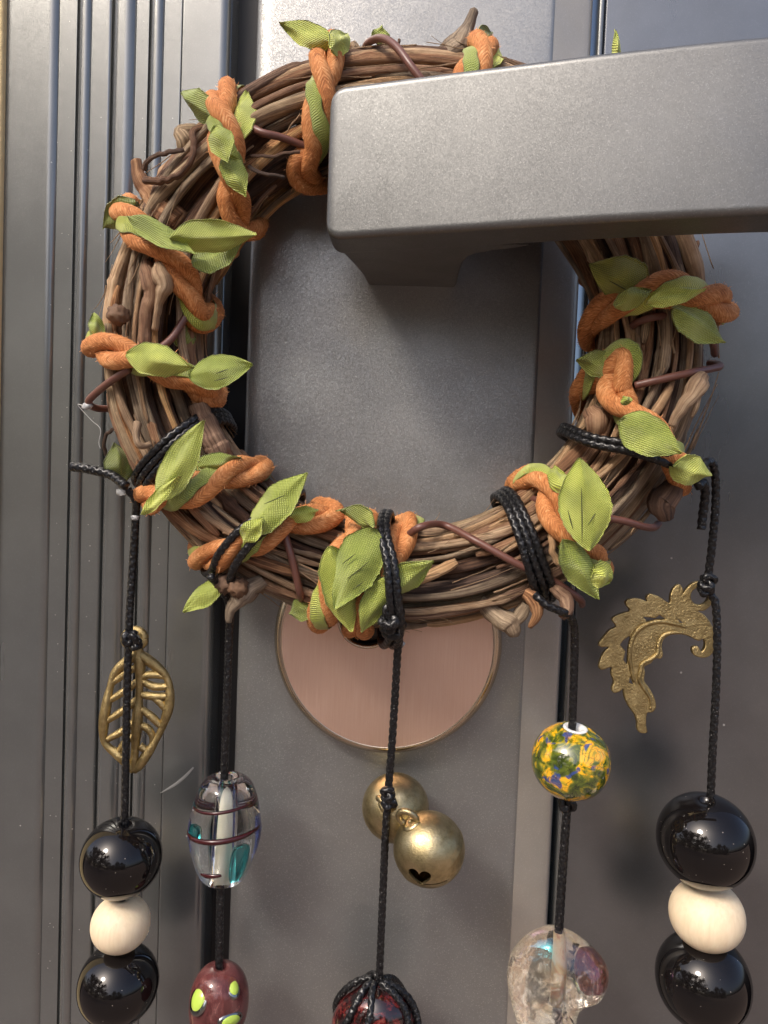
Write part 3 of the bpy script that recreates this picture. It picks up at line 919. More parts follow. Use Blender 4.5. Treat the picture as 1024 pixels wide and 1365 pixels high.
def wrap(pts, phase=0.0, pitch=31.0, r=2.25, sep=2.4, dep=1.5, ribbon=True, rib_phase=1.5, off=0.6, label=None):
    """two orange cords and a green ribbon twisted together and wound once round the wreath"""
    p, nrm = loop_path(pts, off, 1, 5.0, 0.5)
    pe, s = even(np.hstack([p, nrm]), 0.42)
    p = pe[:, :3]; N = pe[:, 3:]; N /= np.linalg.norm(N, axis=1)[:, None]
    T = np.gradient(p, axis=0); T /= np.linalg.norm(T, axis=1)[:, None]
    N = N - T * (N * T).sum(1)[:, None]; N /= np.linalg.norm(N, axis=1)[:, None]
    B = np.cross(T, N)
    wgt = 0.5 + 0.5 * np.clip(N @ FRONT, 0, 1) ** 0.7
    e = empty('cord_wrap', p[0], None, None, wreath)
    fz = []
    for k in range(2):
        psi = 2 * math.pi * s / pitch + phase + k * math.pi
        q = p + B * (wgt * sep * np.cos(psi))[:, None] + N * (wgt * (dep * np.sin(psi) + dep) - 1.4 * (1 - wgt))[:, None]
        q[:, 1] = np.minimum(q[:, 1], -r - 0.1)
        sd_ = random.randrange(9999)
        rv = r * (1 + 0.045 * snoise(s * 0.25, sd_))
        o = tube('cord', q, rv, MT['orange'], e, 20, lambda s_, a_: 1 + 0.018 * np.cos(3 * a_ + 0.8 * s_) + 0.012 * np.cos(7 * a_ - 1.9 * s_))
        # stray fibres
        Tq, Nq, Bq = frames(q)
        for j in range(650):
            i = random.randrange(2, len(q) - 2); a = random.uniform(0, 6.28)
            d = Nq[i] * math.cos(a) + Bq[i] * math.sin(a)
            b0 = q[i] + d * r * 0.95
            t1 = nz(d * random.uniform(0.05, 0.8) + Tq[i] * random.uniform(-1.2, 1.2) + np.array([random.gauss(0, .3) for _ in range(3)]))
            ln = random.uniform(0.35, 1.0) if j % 6 else random.uniform(0.8, 2.0)
            fz.append((b0, b0 + t1 * ln * 0.5 + d * 0.1, b0 + t1 * ln))
    V, Fc = [], []
    for a, b, c_ in fz:
        sd2 = nz(np.cross(c_ - a, FRONT + 0.01)) * 0.05
        o_ = len(V); V += [a - sd2, a + sd2, b + sd2, b - sd2, c_]
        Fc += [[o_, o_ + 1, o_ + 2, o_ + 3], [o_ + 3, o_ + 2, o_ + 4]]
    f = build('fibre_fuzz', V, Fc, MT['fuzz'], e, smooth=False); f['kind'] = 'stuff'
    if ribbon:
        psi = 2 * math.pi * s / pitch + phase + rib_phase
        q = p + B * (wgt * sep * np.cos(psi))[:, None] + N * (wgt * (dep * 1.5 * np.sin(psi) + dep * 1.45) - 0.8 * (1 - wgt))[:, None]
        wv_ = 2.1 * (1 + 0.12 * snoise(s * 0.4, 77 + len(WRAPS)))
        Nr = N * np.cos(0.5 * np.cos(psi))[:, None] + B * np.sin(0.5 * np.cos(psi))[:, None]
        V, Fc, uv = sweep_grid(q, wv_, 12, None, (T, Nr, np.cross(T, Nr)), (0.13, 1.0))
        uv = np.stack([uv[:, 0] * 5, uv[:, 1] * 2], 1)
        build('ribbon', V, Fc, MT['satin'], e, uv)
    WRAPS.append(e)
    return e


hF = 40.0
# A: beside the lever's top left
e = wrap([(452, 50), (436, 95), (428, 140), (420, 190), (400, 226)], 0.4)
leaf((446, 60, 33), (373, 32, 33), 7.0, e, fold=0.3, bend=1.5, twist=-0.4, seed=1)
leaf((440, 66, 36), (462, 46, 30), 7, e, fold=0.3, seed=2)
leaf((505, 62, 20), (508, 36, 20), 6, e, seed=3)
# B
e = wrap([(312, 118), (298, 160), (304, 205), (308, 255), (318, 300)], 1.4)
leaf((286, 158, 32), (243, 122, 30), 9.0, e, fold=0.35, bend=1.0, twist=0.3, seed=4)
leaf((318, 196, 33), (330, 122, 27), 8.5, e, fold=0.35, twist=0.5, seed=5)
leaf((288, 168, 42), (304, 216, 42), 7.5, e, fold=0.2, bend=0.8, seed=6)
leaf((300, 205, 39), (328, 262, 38), 7.0, e, fold=0.1, bend=0.8, seed=61)
# C
e = wrap([(160, 268), (188, 310), (222, 345), (250, 385), (262, 424)], 2.6)
leaf((182, 268, 30), (138, 304, 27), 9.0, e, 'satin_dark', fold=0.3, bend=1.6, twist=0.5, seed=7)
leaf((172, 290, 38), (262, 340, 41), 6.5, e, fold=0.1, bend=0.8, seed=8)
leaf((226, 318, 41), (342, 312, 38), 9.5, e, fold=0.35, bend=1.4, twist=-0.35, seed=9)
leaf((256, 352, 38), (322, 322, 32), 8.5, e, 'satin', fold=0.3, bend=-1.0, twist=0.7, seed=10)
# D
e = wrap([(112, 455), (150, 468), (195, 482), (240, 502), (276, 530)], 0.0)
leaf((168, 472, 39), (258, 490, 40), 9.5, e, fold=0.3, bend=1.5, twist=-0.1, seed=11)
leaf((252, 503, 34), (337, 486, 33), 10.5, e, 'satin', fold=0.12, bend=1.2, seed=12, blunt=0.8)
leaf((238, 462, 24), (254, 430, 22), 7.5, e, 'satin_dark', seed=13)
leaf((132, 458, 30), (124, 418, 28), 5.0, e, seed=14)
# E
e = wrap([(166, 676), (214, 662), (262, 652), (305, 636), (348, 626)], 2.2)
leaf((212, 668, 38), (272, 560, 42), 10.0, e, fold=0.18, bend=1.2, twist=0.15, seed=15)
leaf((190, 686, 40), (240, 634, 41), 4.0, e, fold=0.1, bend=0.6, seed=16)
leaf((164, 644, 24), (152, 590, 26), 9.0, e, 'satin_dark', fold=0.4, bend=2, seed=17)
leaf((258, 622, 33), (322, 610, 30), 6.0, e, fold=0.2, bend=1.0, seed=18)
# F
e = wrap([(250, 752), (300, 735), (345, 715), (390, 698), (440, 690)], 0.7)
leaf((328, 712, 38), (410, 630, 38), 11.0, e, fold=0.3, bend=1.5, twist=0.25, seed=19)
leaf((325, 722, 41), (350, 690, 41), 6.0, e, fold=0.1, seed=20)
leaf((300, 772, 29), (245, 816, 29), 7.0, e, fold=0.35, bend=1.2, twist=-0.2, seed=21)
leaf((386, 690, 34), (424, 680, 31), 5.0, e, seed=22)
# G : bottom centre, two passes side by side
e = wrap([(488, 690), (460, 735), (440, 790), (424, 845)], 0.3)
e2 = wrap([(548, 690), (526, 735), (500, 790), (470, 850)], 1.8)
leaf((440, 728, 37), (468, 842, 34), 12.0, e, fold=0.12, bend=1.4, seed=23, blunt=0.8)
leaf((500, 704, 37), (446, 812, 38), 14.0, e, fold=0.14, bend=1.4, twist=-0.1, seed=24, blunt=0.75)
leaf((508, 790, 36), (578, 748, 36), 10.0, e2, fold=0.35, bend=1.4, twist=-0.3, seed=25)
leaf((500, 702, 38), (450, 680, 34), 6.0, e, 'satin_dark', fold=0.3, bend=-1.2, twist=0.6, seed=26)
leaf((516, 770, 37), (482, 842, 34), 9.0, e2, fold=0.2, seed=27)
leaf((416, 808, 28), (386, 818, 27), 7.5, e, 'satin_dark', fold=0.3, seed=28)
# H
e = wrap([(722, 640), (744, 690), (774, 732), (808, 768)], 1.1)
leaf((786, 734, 42), (772, 610, 42), 14.5, e, fold=0.10, bend=1.6, seed=29, blunt=0.95)
leaf((750, 720, 40), (796, 798, 35), 9.0, e, fold=0.3, bend=1.0, seed=30)
leaf((790, 758, 38), (814, 776, 34), 8.0, e, fold=0.3, seed=31)
leaf((748, 655, 36), (738, 622, 32), 6.0, e, seed=32)
# I
e = wrap([(834, 474), (822, 522), (848, 558), (884, 600), (926, 660)], 0.1)
leaf((820, 488, 30), (768, 480, 29), 8.0, e, 'satin_dark', fold=0.25, bend=1.4, twist=0.2, seed=33)
leaf((826, 560, 44), (908, 604, 43), 11.5, e, fold=0.12, bend=1.0, seed=34, blunt=0.7)
leaf((896, 622, 38), (947, 632, 34), 9.0, e, 'satin', fold=0.35, bend=1.4, twist=-0.3, seed=35)
leaf((836, 540, 42), (830, 528, 42), 3.0, e, seed=36)
# J
e = wrap([(812, 412), (850, 398), (890, 388), (930, 398), (962, 412)], 2.0)
leaf((866, 388, 34), (786, 352, 33), 12.5, e, 'satin_dark', fold=0.25, bend=1.6, twist=0.25, seed=37)
leaf((896, 412, 40), (966, 456, 33), 9.5, e, fold=0.3, bend=1.2, twist=0.3, seed=38)
leaf((818, 408, 37), (868, 386, 38), 6.0, e, 'satin_dark', seed=39)
leaf((862, 404, 42), (940, 386, 42), 5.0, e, fold=0.1, bend=0.8, seed=41)
# K: beyond the lever's top edge
e = wrap([(652, 50), (636, 84), (624, 118), (608, 160)], 1.2)
leaf((634, 56, 28), (654, 44, 24), 6.5, e, 'satin_dark', seed=40)
leaf((650, 92, 30), (664, 68, 22), 6.0, e, seed=42)
leaf((822, 92, 22), (820, 40, 22), 2.6, e, seed=43, fold=0.6)

# creases stitched into the big leaves
for prts in ([(776, 724, 43.9), (776, 690, 44.6), (775, 650, 44.6)], [(764, 706, 43.6), (757, 680, 43.6)], [(784, 700, 43.8), (794, 684, 43.5)],
             [(462, 772, 40.0), (478, 760, 40.0), (492, 748, 40.0)], [(470, 786, 40.0), (484, 776, 40.0)], [(456, 752, 40.0), (474, 738, 40.0)],
             [(285, 508, 35.6), (304, 503, 35.8)], [(288, 498, 35.6), (304, 492, 35.8)], [(352, 672, 41.0), (380, 660, 41.2)], [(812, 374, 36.5), (838, 388, 36.3)]):
    q = crom([P(*x) for x in prts], 0.4)
    tube('vein', q, 0.17 * np.sin(np.linspace(0.3, 2.84, len(q))), MT['crease'], wreath, 6)


# brown coated wire spiralling round the ring
def wire(pts, off=1.0):
    q = []
    for t in pts:
        if len(t) == 3:
            q.append(P(*t))
        else:
            a, b = to_ring(t[0], t[1], off)
            p, _n2 = on_ring(np.array([a]), np.array([b]), rt(np.array([a])) + off); q.append(p[0])
    p, s = even(crom(q, 0.6), 0.8)
    tube('wire', p, 0.98, MT['wire'], wreath, 10)


wire([(484, 74, 17), (490, 58, 22), (508, 51, 28), (528, 62, 33), (552, 94, 36), (580, 130, 34), (600, 165, 22)])
wire([(322, 156, 26), (345, 175), (375, 183), (405, 194), (424, 200, 28)])
wire([(262, 400, 26), (244, 428), (226, 454), (190, 480, 33)])
wire([(172, 492, 34), (148, 508, 30), (128, 524, 26), (118, 536, 24), (128, 544, 20), (150, 545, 16)])
wire([(376, 690, 30), (380, 712), (390, 748), (400, 790), (404, 806, 22)])
wire([(540, 716, 28), (562, 702, 32), (592, 700), (636, 722), (690, 752), (740, 776), (772, 798, 26), (776, 806, 18)])
wire([(690, 676, 16), (692, 667, 20), (704, 664, 23), (722, 668, 27), (740, 674, 28)])
wire([(800, 690, 32), (830, 694, 32), (858, 702, 28), (872, 703, 24), (878, 698, 20)])
wire([(838, 462, 18), (836, 446, 24), (846, 432, 30), (866, 424), (890, 420, 33)])
wire([(846, 514), (880, 506), (920, 497), (950, 491, 27), (959, 489, 24), (958, 486, 20), (946, 484, 14)])
wire([(936, 446, 33), (950, 456, 30), (953, 472, 22)])
# hot-glue blobs and a strand of glue
for (a, b, h, r) in ((116, 541, 24, 1.3), (162, 656, 24, 1.2), (180, 690, 24, 0.9), (533, 858, 27, 1.2)):
    bm = bmesh.new(); bmesh.ops.create_icosphere(bm, subdivisions=2, radius=r)
    V = np.array([v.co[:] for v in bm.verts]) * [1.2, 0.8, 0.9] + P(a, b, h) + rng.normal(0, 0.12, (len(bm.verts), 3)); Fc = [[v.index for v in f.verts] for f in bm.faces]; bm.free()
    build('glue_blob', V, Fc, MT['glue'], wreath)
p = crom([P(*q) for q in ((112, 541, 24), (104, 540, 23), (122, 560, 22), (134, 572, 22), (132, 590, 21), (134, 598, 21))], 0.5)
tube('glue_thread', p, 0.12, MT['glue'], wreath, 5)


# ------------------------------------------------------------------ hanging strings
def coil(pts, parent, turns, pitch=2.0, off=1.1, name='tie'):
    p, n_ = loop_path(pts, off, turns, pitch, 0.5, hmin=1.2, side_off=min(off, 1.2))
    return black_cord(name, p, parent, 1.05, 0.26)


def hang(pts, parent, name='cord', r=1.05):
    return black_cord(name, crom([P(*q) for q in pts], 0.5), parent, r)


def bead(name, px, py, h, rpx, zpx, mat, parent, tilt=(0, 0, 1), hole=1.5, p=2.0, nseg=56):
    k = F / (D0 - h)
    c_ = P(px, py, h)
    return lathe(name, bead_profile(rpx / k, zpx / k, hole, 30, p), c_, MT[mat], parent, tilt, nseg), c_, k


HB = 20.0
# string 1, far left
s1 = empty('bead_string', P(160, 1365, HB), 'far left hanging string with openwork brass leaf and black, ivory, black beads', 'bead string')
coil([(160, 662), (196, 612), (232, 578), (282, 548)], s1, 3, 2.0)
hang([(168, 648, 30), (150, 634, 27), (130, 628, 26), (112, 624, 26), (96, 622, 25)], s1, 'loose_end', 1.25)
hang([(170, 652, 26), (181, 668, 25), (181, 690, 23), (178, 740, 22), (174, 800, 22), (172, 842, 22), (170, 900, 21.5), (168, 1000, 21), (166, 1100, HB), (163, 1160, HB), (161, 1230, HB), (158, 1300, HB), (157, 1400, HB)], s1)
knot('knot', P(175, 851, 23.5), s1, 2.1)
knot('knot', P(181, 858, 23.0), s1, 1.5, (0.3, 0, 1))
bead('black_bead', 162, 1143, HB, 55, 52, 'black', s1, (0.16, -0.12, 1), 1.4, 2.06)
bead('ivory_bead', 161, 1231, HB, 40, 37, 'pale', s1, (0.05, -0.05, 1), 1.3, 2.05)
bead('black_bead', 158, 1311, HB, 55, 52, 'black', s1, (0.12, -0.10, 1), 1.4, 2.06)


def leaf_charm(parent):
    """openwork cast leaf: rim, midrib, veins and a ring (crop coordinates of the photo)"""
    h = 17.5
    q = lambda x, y, dh=0.0: P(130 + x / 6.208, 820 + y / 6.208, h + dh)
    L = [(330, 310), (240, 385), (150, 470), (105, 600), (80, 720), (55, 880), (52, 1020), (90, 1090), (180, 1160), (250, 1230), (300, 1290)]
    Rr = [(330, 310), (430, 380), (540, 470), (590, 560), (598, 680), (580, 800), (535, 930), (480, 1040), (410, 1150), (350, 1240), (300, 1290)]
    curve = lambda pts, r0: (crom([np.append(q(x, y, 1.2 * math.sin(x * 0.004 + y * 0.002)), r0 * (1 + 0.22 * math.sin(i * 1.7))) for i, (x, y) in enumerate(pts)], 0.4))

    def rod(name, pts, r0, par):
        c_ = curve(pts, r0)
        return tube(name, c_[:, :3], c_[:, 3], MT['cast'], par, 10, flat=None)
    a = curve(L, 1.25); b = curve(Rr, 1.25)
    V, Fc, uv = merge([sweep_grid(a[:, :3], a[:, 3], 10), sweep_grid(b[:, :3], b[:, 3], 10)])
    ch = build('leaf_charm', V, Fc, MT['cast'], parent, uv)
    rod('midrib', [(335, 270), (350, 400), (352, 520), (345, 660), (335, 800), (325, 940), (312, 1100), (300, 1285)], 1.35, ch)
    for v in ([(355, 510), (450, 490), (575, 505)], [(370, 545), (470, 590), (590, 590)], [(360, 655), (460, 670), (600, 670)], [(460, 675), (520, 720), (580, 800)],
              [(360, 775), (450, 840), (535, 930)], [(345, 905), (420, 940), (455, 1010), (440, 1100), (395, 1110), (350, 1080)],
              [(340, 540), (250, 610), (80, 720)], [(335, 690), (240, 770), (55, 890)], [(330, 860), (220, 950), (80, 1030)], [(320, 980), (240, 1040), (175, 1130)], [(335, 420), (250, 470), (125, 560)]):
        rod('vein', v, 0.95, ch)
    t = np.linspace(0, 2 * math.pi, 50)
    rg = np.array([q(308 + 82 * math.cos(x), 195 + 75 * math.sin(x), 0.6 * math.sin(x)) for x in t])
    tube('ring', rg, 1.15, MT['cast'], ch, 10)
    return ch


leaf_charm(s1)

# string 2
s2 = empty('bead_string', P(292, 1365, HB), 'hanging string with clear teal lantern bead above a rose glass bead with lime dots', 'bead string')
coil([(276, 768), (292, 738), (318, 708), (350, 682)], s2, 2, 4.6, 5.6)
hang([(280, 768, 34), (296, 786, 28), (306, 810, 24), (305, 860, 22), (302, 950, 21), (299, 1030, HB), (297, 1100, HB), (294, 1180, HB), (292, 1290, HB), (290, 1400, HB)], s2)


def lantern(parent):
    k = F / (D0 - HB); c_ = P(300, 1104, HB)
    outl = [(0.28, 1.0), (0.50, 0.97), (0.72, 0.83), (0.88, 0.55), (0.97, 0.25), (1.02, 0.0), (0.99, -0.2), (0.88, -0.5), (0.72, -0.80), (0.55, -0.96), (0.36, -1.0)]
    ts = crom(np.array([[a * 49 / k, b * 73 / k, 0] for a, b in outl]), 0.5)[:, :2]
    prof = [tuple(x) for x in ts] + [(2.2, -66 / k), (2.2, 66 / k)]
    ax = nz(P(303, 1035, HB) - P(296, 1175, HB))
    g = lathe('lantern_bead', prof, c_, MT['glass'], parent, ax, 64)
    lathe('core', [(2.18, -64 / k), (2.18, 64 / k), (1.3, 64 / k), (1.3, -64 / k)], c_, MT['core'], g, ax, 32)
    a = nz(np.cross(ax, [0.1, 1, 0.05])); b = np.cross(ax, a)

    def on(t, z, out=1.0):
        r_ = np.interp(z, ts[::-1, 1], ts[::-1, 0]) * out
        return c_ + ax * z + a * r_ * math.cos(t) + b * r_ * math.sin(t)
    f0 = math.atan2(float(FRONT @ b), float(FRONT @ a))
    for (z, a0, a1, r_) in ((40, -1.2, 1.3, 0.5), (4, -1.4, 1.5, 0.8), (-46, -0.6, 0.2, 0.75), (16, 2.0, 4.2, 0.8), (30, 2.2, 3.4, 0.5)):
        tt = np.linspace(a0, a1, 40)
        pp = np.array([on(f0 + x, (z + 5 * math.sin(x * 1.3)) / k, 0.965) for x in tt])
        tube('trail', pp, r_ * np.sin(np.linspace(0.25, 2.9, 40)) ** 0.5, MT['trail'], g, 8)

    def blob(z0, z1, a0, a1, mat, name):
        V, Fc = [], []
        n_, m_ = 14, 14
        for s_ in (0.93, 0.70):
            for i in range(n_):
                for j in range(m_):
                    u, v = i / (n_ - 1), j / (m_ - 1)
                    sh = 0.5 - 0.5 * math.sqrt(max(0.02, 1 - (2 * u - 1) ** 2))
                    aa = (a0 * (1 - v) + a1 * v) * (1 - sh) + (a0 + a1) / 2 * sh
                    V.append(on(f0 + aa, (z0 * (1 - u) + z1 * u) / k, s_))
        nn = n_ * m_
        for i in range(n_ - 1):
            for j in range(m_ - 1):
                q_ = [i * m_ + j, i * m_ + j + 1, (i + 1) * m_ + j + 1, (i + 1) * m_ + j]
                Fc += [q_, [x + nn for x in q_][::-1]]
        rim = [j for j in range(m_)] + [i * m_ + m_ - 1 for i in range(1, n_)] + [(n_ - 1) * m_ + j for j in range(m_ - 2, -1, -1)] + [i * m_ for i in range(n_ - 2, 0, -1)]
        for i in range(len(rim)):
            x, y = rim[i], rim[(i + 1) % len(rim)]; Fc.append([y, x, x + nn, y + nn])
        build(name, V, Fc, MT[mat], g)
    blob(-60, -6, 0.45, 1.1, 'teal', 'teal_patch')
    blob(-30, 10, -1.75, -1.3, 'blue', 'blue_patch')
    blob(-30, 20, 1.5, 1.9, 'blue', 'blue_patch')
    blob(-4, 14, -1.1, -0.6, 'teal', 'teal_patch')


lantern(s2)
tube('end_sleeve', np.array([P(294, 1168, HB), P(293, 1181, HB)]), 2.0, MT['rubber_and_shade'], s2, 14)


def rose_bead(parent):
    h = HB; k = F / (D0 - h); c_ = P(292, 1336, h)
    g = lathe('rose_bead', bead_profile(41 / k, 54 / k, 1.3, 30, 2.3), c_, MT['rose'], parent, (0.05, -0.05, 1), 56)
    for (x, y, rx, ry) in ((266, 1331, 11.5, 16), (306, 1358, 14, 8), (322, 1302, 8, 12), (288, 1384, 12, 9)):
        d = P(x, y, h + 6.0) - c_; d = nz(d)
        # point on the bead's surface
        rad = 1 / math.sqrt((d[0] ** 2 + d[1] ** 2) / (41 / k) ** 2 + d[2] ** 2 / (54 / k) ** 2)
        s_ = c_ + d * rad * 0.985
        u = nz(np.cross(d, [0, 0.2, 1])); v = np.cross(d, u)
        for nm, sc2, mat, th in (('dot_outline', 1.28, 'silver', 0.55), ('dot', 1.0, 'lime', 0.95)):
            V, Fc = [], []
            N_ = 26
            for i, (rf, zf) in enumerate(((1.0, -0.8), (1.0, 0.25), (0.9, 0.75), (0.6, 1.0), (0.0, 1.1))):
                for j in range(N_):
                    a = 2 * math.pi * j / N_
                    V.append(s_ + u * rx / k * sc2 * rf * math.cos(a) + v * ry / k * sc2 * rf * math.sin(a) + d * (zf * th - (1 - 0) * 0.25 * rf * rf * rx / k * 0.4))
            for i in range(4):
                for j in range(N_):
                    j2 = (j + 1) % N_; Fc.append([i * N_ + j, i * N_ + j2, (i + 1) * N_ + j2, (i + 1) * N_ + j])
            build(nm, V, Fc, MT[mat], g)


rose_bead(s2)

# string 3, centre with bells
s3 = empty('bell_string', P(500, 1365, HB), 'central hanging string with two small brass jingle bells and a cord-wrapped red stone', 'bell string')
coil([(522, 842), (520, 800), (516, 750), (508, 694)], s3, 2, 1.9, 9.0)
for q_ in ((522, 822, 38, 3.2), (526, 838, 34, 2.8), (520, 832, 36, 2.2)):
    knot('knot', P(*q_[:3]), s3, q_[3], (0.4, 0.2, 1), 1.15)
hang([(522, 836, 34), (532, 852, 31), (530, 872, 28), (526, 940, 25), (522, 1000, 24), (518, 1050, 23), (517, 1070, 23), (514, 1110, 23), (511, 1180, 22), (508, 1250, 21), (505, 1312, HB), (502, 1330, HB)], s3)
knot('knot', P(517, 1058, 24.5), s3, 1.9, (0, 0, 1))
knot('knot', P(519, 1070, 24.5), s3, 1.7, (1, 0, 0.4))
# frayed end at the knot
fr_ = []
for j in range(70):
    a = P(random.uniform(508, 536), random.uniform(822, 846), random.uniform(36, 41))
    d = nz([random.gauss(0, 1), -abs(random.gauss(0, 0.6)), random.gauss(0, 1)])
    fr_.append((a, a + d * random.uniform(1.0, 2.6)))
V, Fc = [], []
for a, b in fr_:
    sd2 = nz(np.cross(b - a, FRONT + 0.01)) * 0.07; o_ = len(V)
    V += [a - sd2, a + sd2, b]; Fc.append([o_, o_ + 1, o_ + 2])
ff = build('frayed_fibres', V, Fc, MT['cord'], s3, smooth=False); ff['kind'] = 'stuff'


def bell(px, py, h, rpx, axis, heart=None):
    k = F / (D0 - h); c_ = P(px, py, h); r_ = rpx / k
    ax = nz(axis)
    t = np.linspace(0.02, math.pi - 0.02, 60)
    outer = [(r_ * math.sin(a) * (1 + (0.012 if abs(a - 1.75) < 0.05 else 0)), r_ * math.cos(a)) for a in t]
    inner = [(r_ * 0.93 * math.sin(a), r_ * 0.93 * math.cos(a)) for a in t[::-1]]
    o = lathe('bell', outer + inner, c_, MT['brass'], s3, ax, 96)
    if heart is not None:
        # cut the heart-shaped slot through the shell
        d = nz(heart)
        u = nz(np.cross([0, 0, 1], d)); v = np.cross(d, u)
        outl = []
        for tt in np.linspace(0, 2 * math.pi, 40, endpoint=False):
            hx = 16 * math.sin(tt) ** 3; hy = 13 * math.cos(tt) - 5 * math.cos(2 * tt) - 2 * math.cos(3 * tt) - math.cos(4 * tt)
            outl.append((hx * 0.19, hy * 0.19))
        n_ = len(outl)

        def cutter(outl):
            V = [c_ + d * z + u * a + v * b for z in (r_ * 0.4, r_ * 1.4) for a, b in outl]
            n_ = len(outl)
            Fc = [[i, (i + 1) % n_, n_ + (i + 1) % n_, n_ + i] for i in range(n_)] + [list(range(n_))[::-1], list(range(n_, 2 * n_))]
            o_c = build('cutter', V, Fc, MT['brass'], None); fix_normals(o_c); return o_c
        cts = [cutter(outl), cutter([(-0.2, -2.9), (6.5, -2.6), (6.5, -2.2), (-0.2, -2.3)])]
        for cobj in cts:
            md = o.modifiers.new('cut', 'BOOLEAN'); md.operation = 'DIFFERENCE'; md.object = cobj; md.solver = 'EXACT'
        bpy.context.view_layer.update()
        dg = bpy.context.evaluated_depsgraph_get()
        me = bpy.data.meshes.new_from_object(o.evaluated_get(dg))
        o.modifiers.clear(); o.data = me
        for cobj in cts:
            bpy.data.objects.remove(cobj)
        try:
            me.set_sharp_from_angle(angle=R(40))
        except Exception:
            pass
    # hanging loop and collar
    top = c_ + ax * r_ * 0.97
    sd_ = nz(np.cross(ax, [0.5, 1, 0.1]))
    tt = np.linspace(-0.55, math.pi + 0.55, 40)
    lp = np.array([top + sd_ * 2.4 * math.cos(a) + ax * (1.9 + 2.5 * math.sin(a)) for a in tt])
    tube('hanging_loop', lp, 0.85, MT['brass'], o, 12)
    lathe('collar', [(2.7, -0.35), (2.6, 0.2), (1.8, 0.5), (0.3, 0.5), (0.3, -0.35)], top, MT['brass'], o, ax, 24)
    return o


bell(527, 1076, 13.0, 45, (-0.16, -0.62, 0.35))
bell(572, 1131, 24.0, 48.5, (-0.62, -0.25, 0.92), heart=(-0.25, -0.88, -0.36))


def stone(parent):
    h = HB; k = F / (D0 - h); c_ = P(500, 1376, h)
    bm = bmesh.new(); bmesh.ops.create_icosphere(bm, subdivisions=5, radius=1.0)
    V = []
    for v in bm.verts:
        d = v.co
        f = 1 + 0.03 * math.sin(4 * d.x + 1) + 0.03 * math.sin(5 * d.z + d.y * 3)
        V.append([c_[0] + d.x * 60 / k * f, c_[1] + d.y * 48 / k * f, c_[2] + d.z * 72 / k * f])
    Fc = [[v.index for v in f_.verts] for f_ in bm.faces]; bm.free()
    g = build('wrapped_stone', V, Fc, MT['stone'], parent)
    for az in (-150, -118, -52, -22, 30, 90, 150):
        pp = []
        for q in np.linspace(0.12, math.pi - 0.12, 40):
            a = R(az) + 0.35 * math.sin(q * 2)
            d = np.array([math.sin(q) * math.cos(a), math.sin(q) * math.sin(a), math.cos(q)])
            pp.append(c_ + d * np.array([62.5 / k, 50.5 / k, 74.5 / k]))
        black_cord('net_cord', np.array(pp), g, 1.0)


stone(s3)

# string 4
s4 = empty('bead_string', P(745, 1365, HB), 'hanging string with yellow and green speckled bead above a clear curved crystal', 'bead string')
coil([(716, 806), (706, 762), (692, 716), (672, 668)], s4, 3, 1.95, 1.5)
hang([(712, 792, 32), (728, 806, 33), (746, 814, 33), (758, 820, 31), (765, 834, 28), (766, 870, 25), (763, 964, 22), (762, 1013, 21), (756, 1070, 21), (750, 1150, 20.5), (744, 1244, HB), (742, 1300, HB), (740, 1380, HB)], s4)
o_, c_, k_ = bead('speckled_bead', 761, 1014, 21, 52, 50, 'speckle', s4, (0.05, -0.14, 1), 3.2, 2.1)
lathe('hole_liner', [(3.25, 9.55), (3.1, 9.75), (2.2, 9.7), (1.5, 8.5), (1.5, -9.0), (3.2, -9.6), (3.0, 0.0)], c_, MT['white'], o_, (0.05, -0.14, 1), 32)
knot('knot', P(756, 1071, 21), s4, 2.3, (1, 0, 0))
hang([(757, 1078, 19.5), (754, 1120, 19), (750, 1180, 19), (746, 1244, 19)], s4, 'second_cord', 0.95)


def inflate(name, outline, depth, h, mat, parent, shrink=1.0, rings=14):
    """pillow solid from a star-shaped outline given in photo pixels"""
    ol = np.array([P(a, b, h) for a, b in outline]); c_ = ol.mean(0)
    cl = crom(ol, 0.8, closed=True)[:-1]; n_ = len(cl)
    V, Fc = [], []
    for sgn in (1, -1):
        base = len(V)
        for i in range(rings):
            f = math.sin((i + 0.0) / (rings - 1) * math.pi / 2) if sgn == 1 else math.sin(i / rings * math.pi / 2)
            for p in cl:
                q = c_ + (p - c_) * f * shrink
                dz = depth * shrink * math.sqrt(max(0, 1 - f * f)) * (1 + 0.10 * math.sin(0.5 * q[0]) * f)
                V.append(q + FRONT * sgn * dz)
        for i in range(rings - 1):
            for j in range(n_):
                j2 = (j + 1) % n_
                qd = [base + i * n_ + j, base + i * n_ + j2, base + (i + 1) * n_ + j2, base + (i + 1) * n_ + j]
                Fc.append(qd if sgn == 1 else qd[::-1])
    a0 = (rings - 1) * n_; b0 = rings * n_ + (rings - 1) * n_
    for j in range(n_):
        j2 = (j + 1) % n_; Fc.append([a0 + j, a0 + j2, b0 + j2, b0 + j])
    o = build(name, V, Fc, MT[mat], parent)
    bm = bmesh.new(); bm.from_mesh(o.data); bmesh.ops.remove_doubles(bm, verts=bm.verts, dist=1e-6); bmesh.ops.recalc_face_normals(bm, faces=bm.faces)
    bm.to_mesh(o.data); bm.free()
    return o


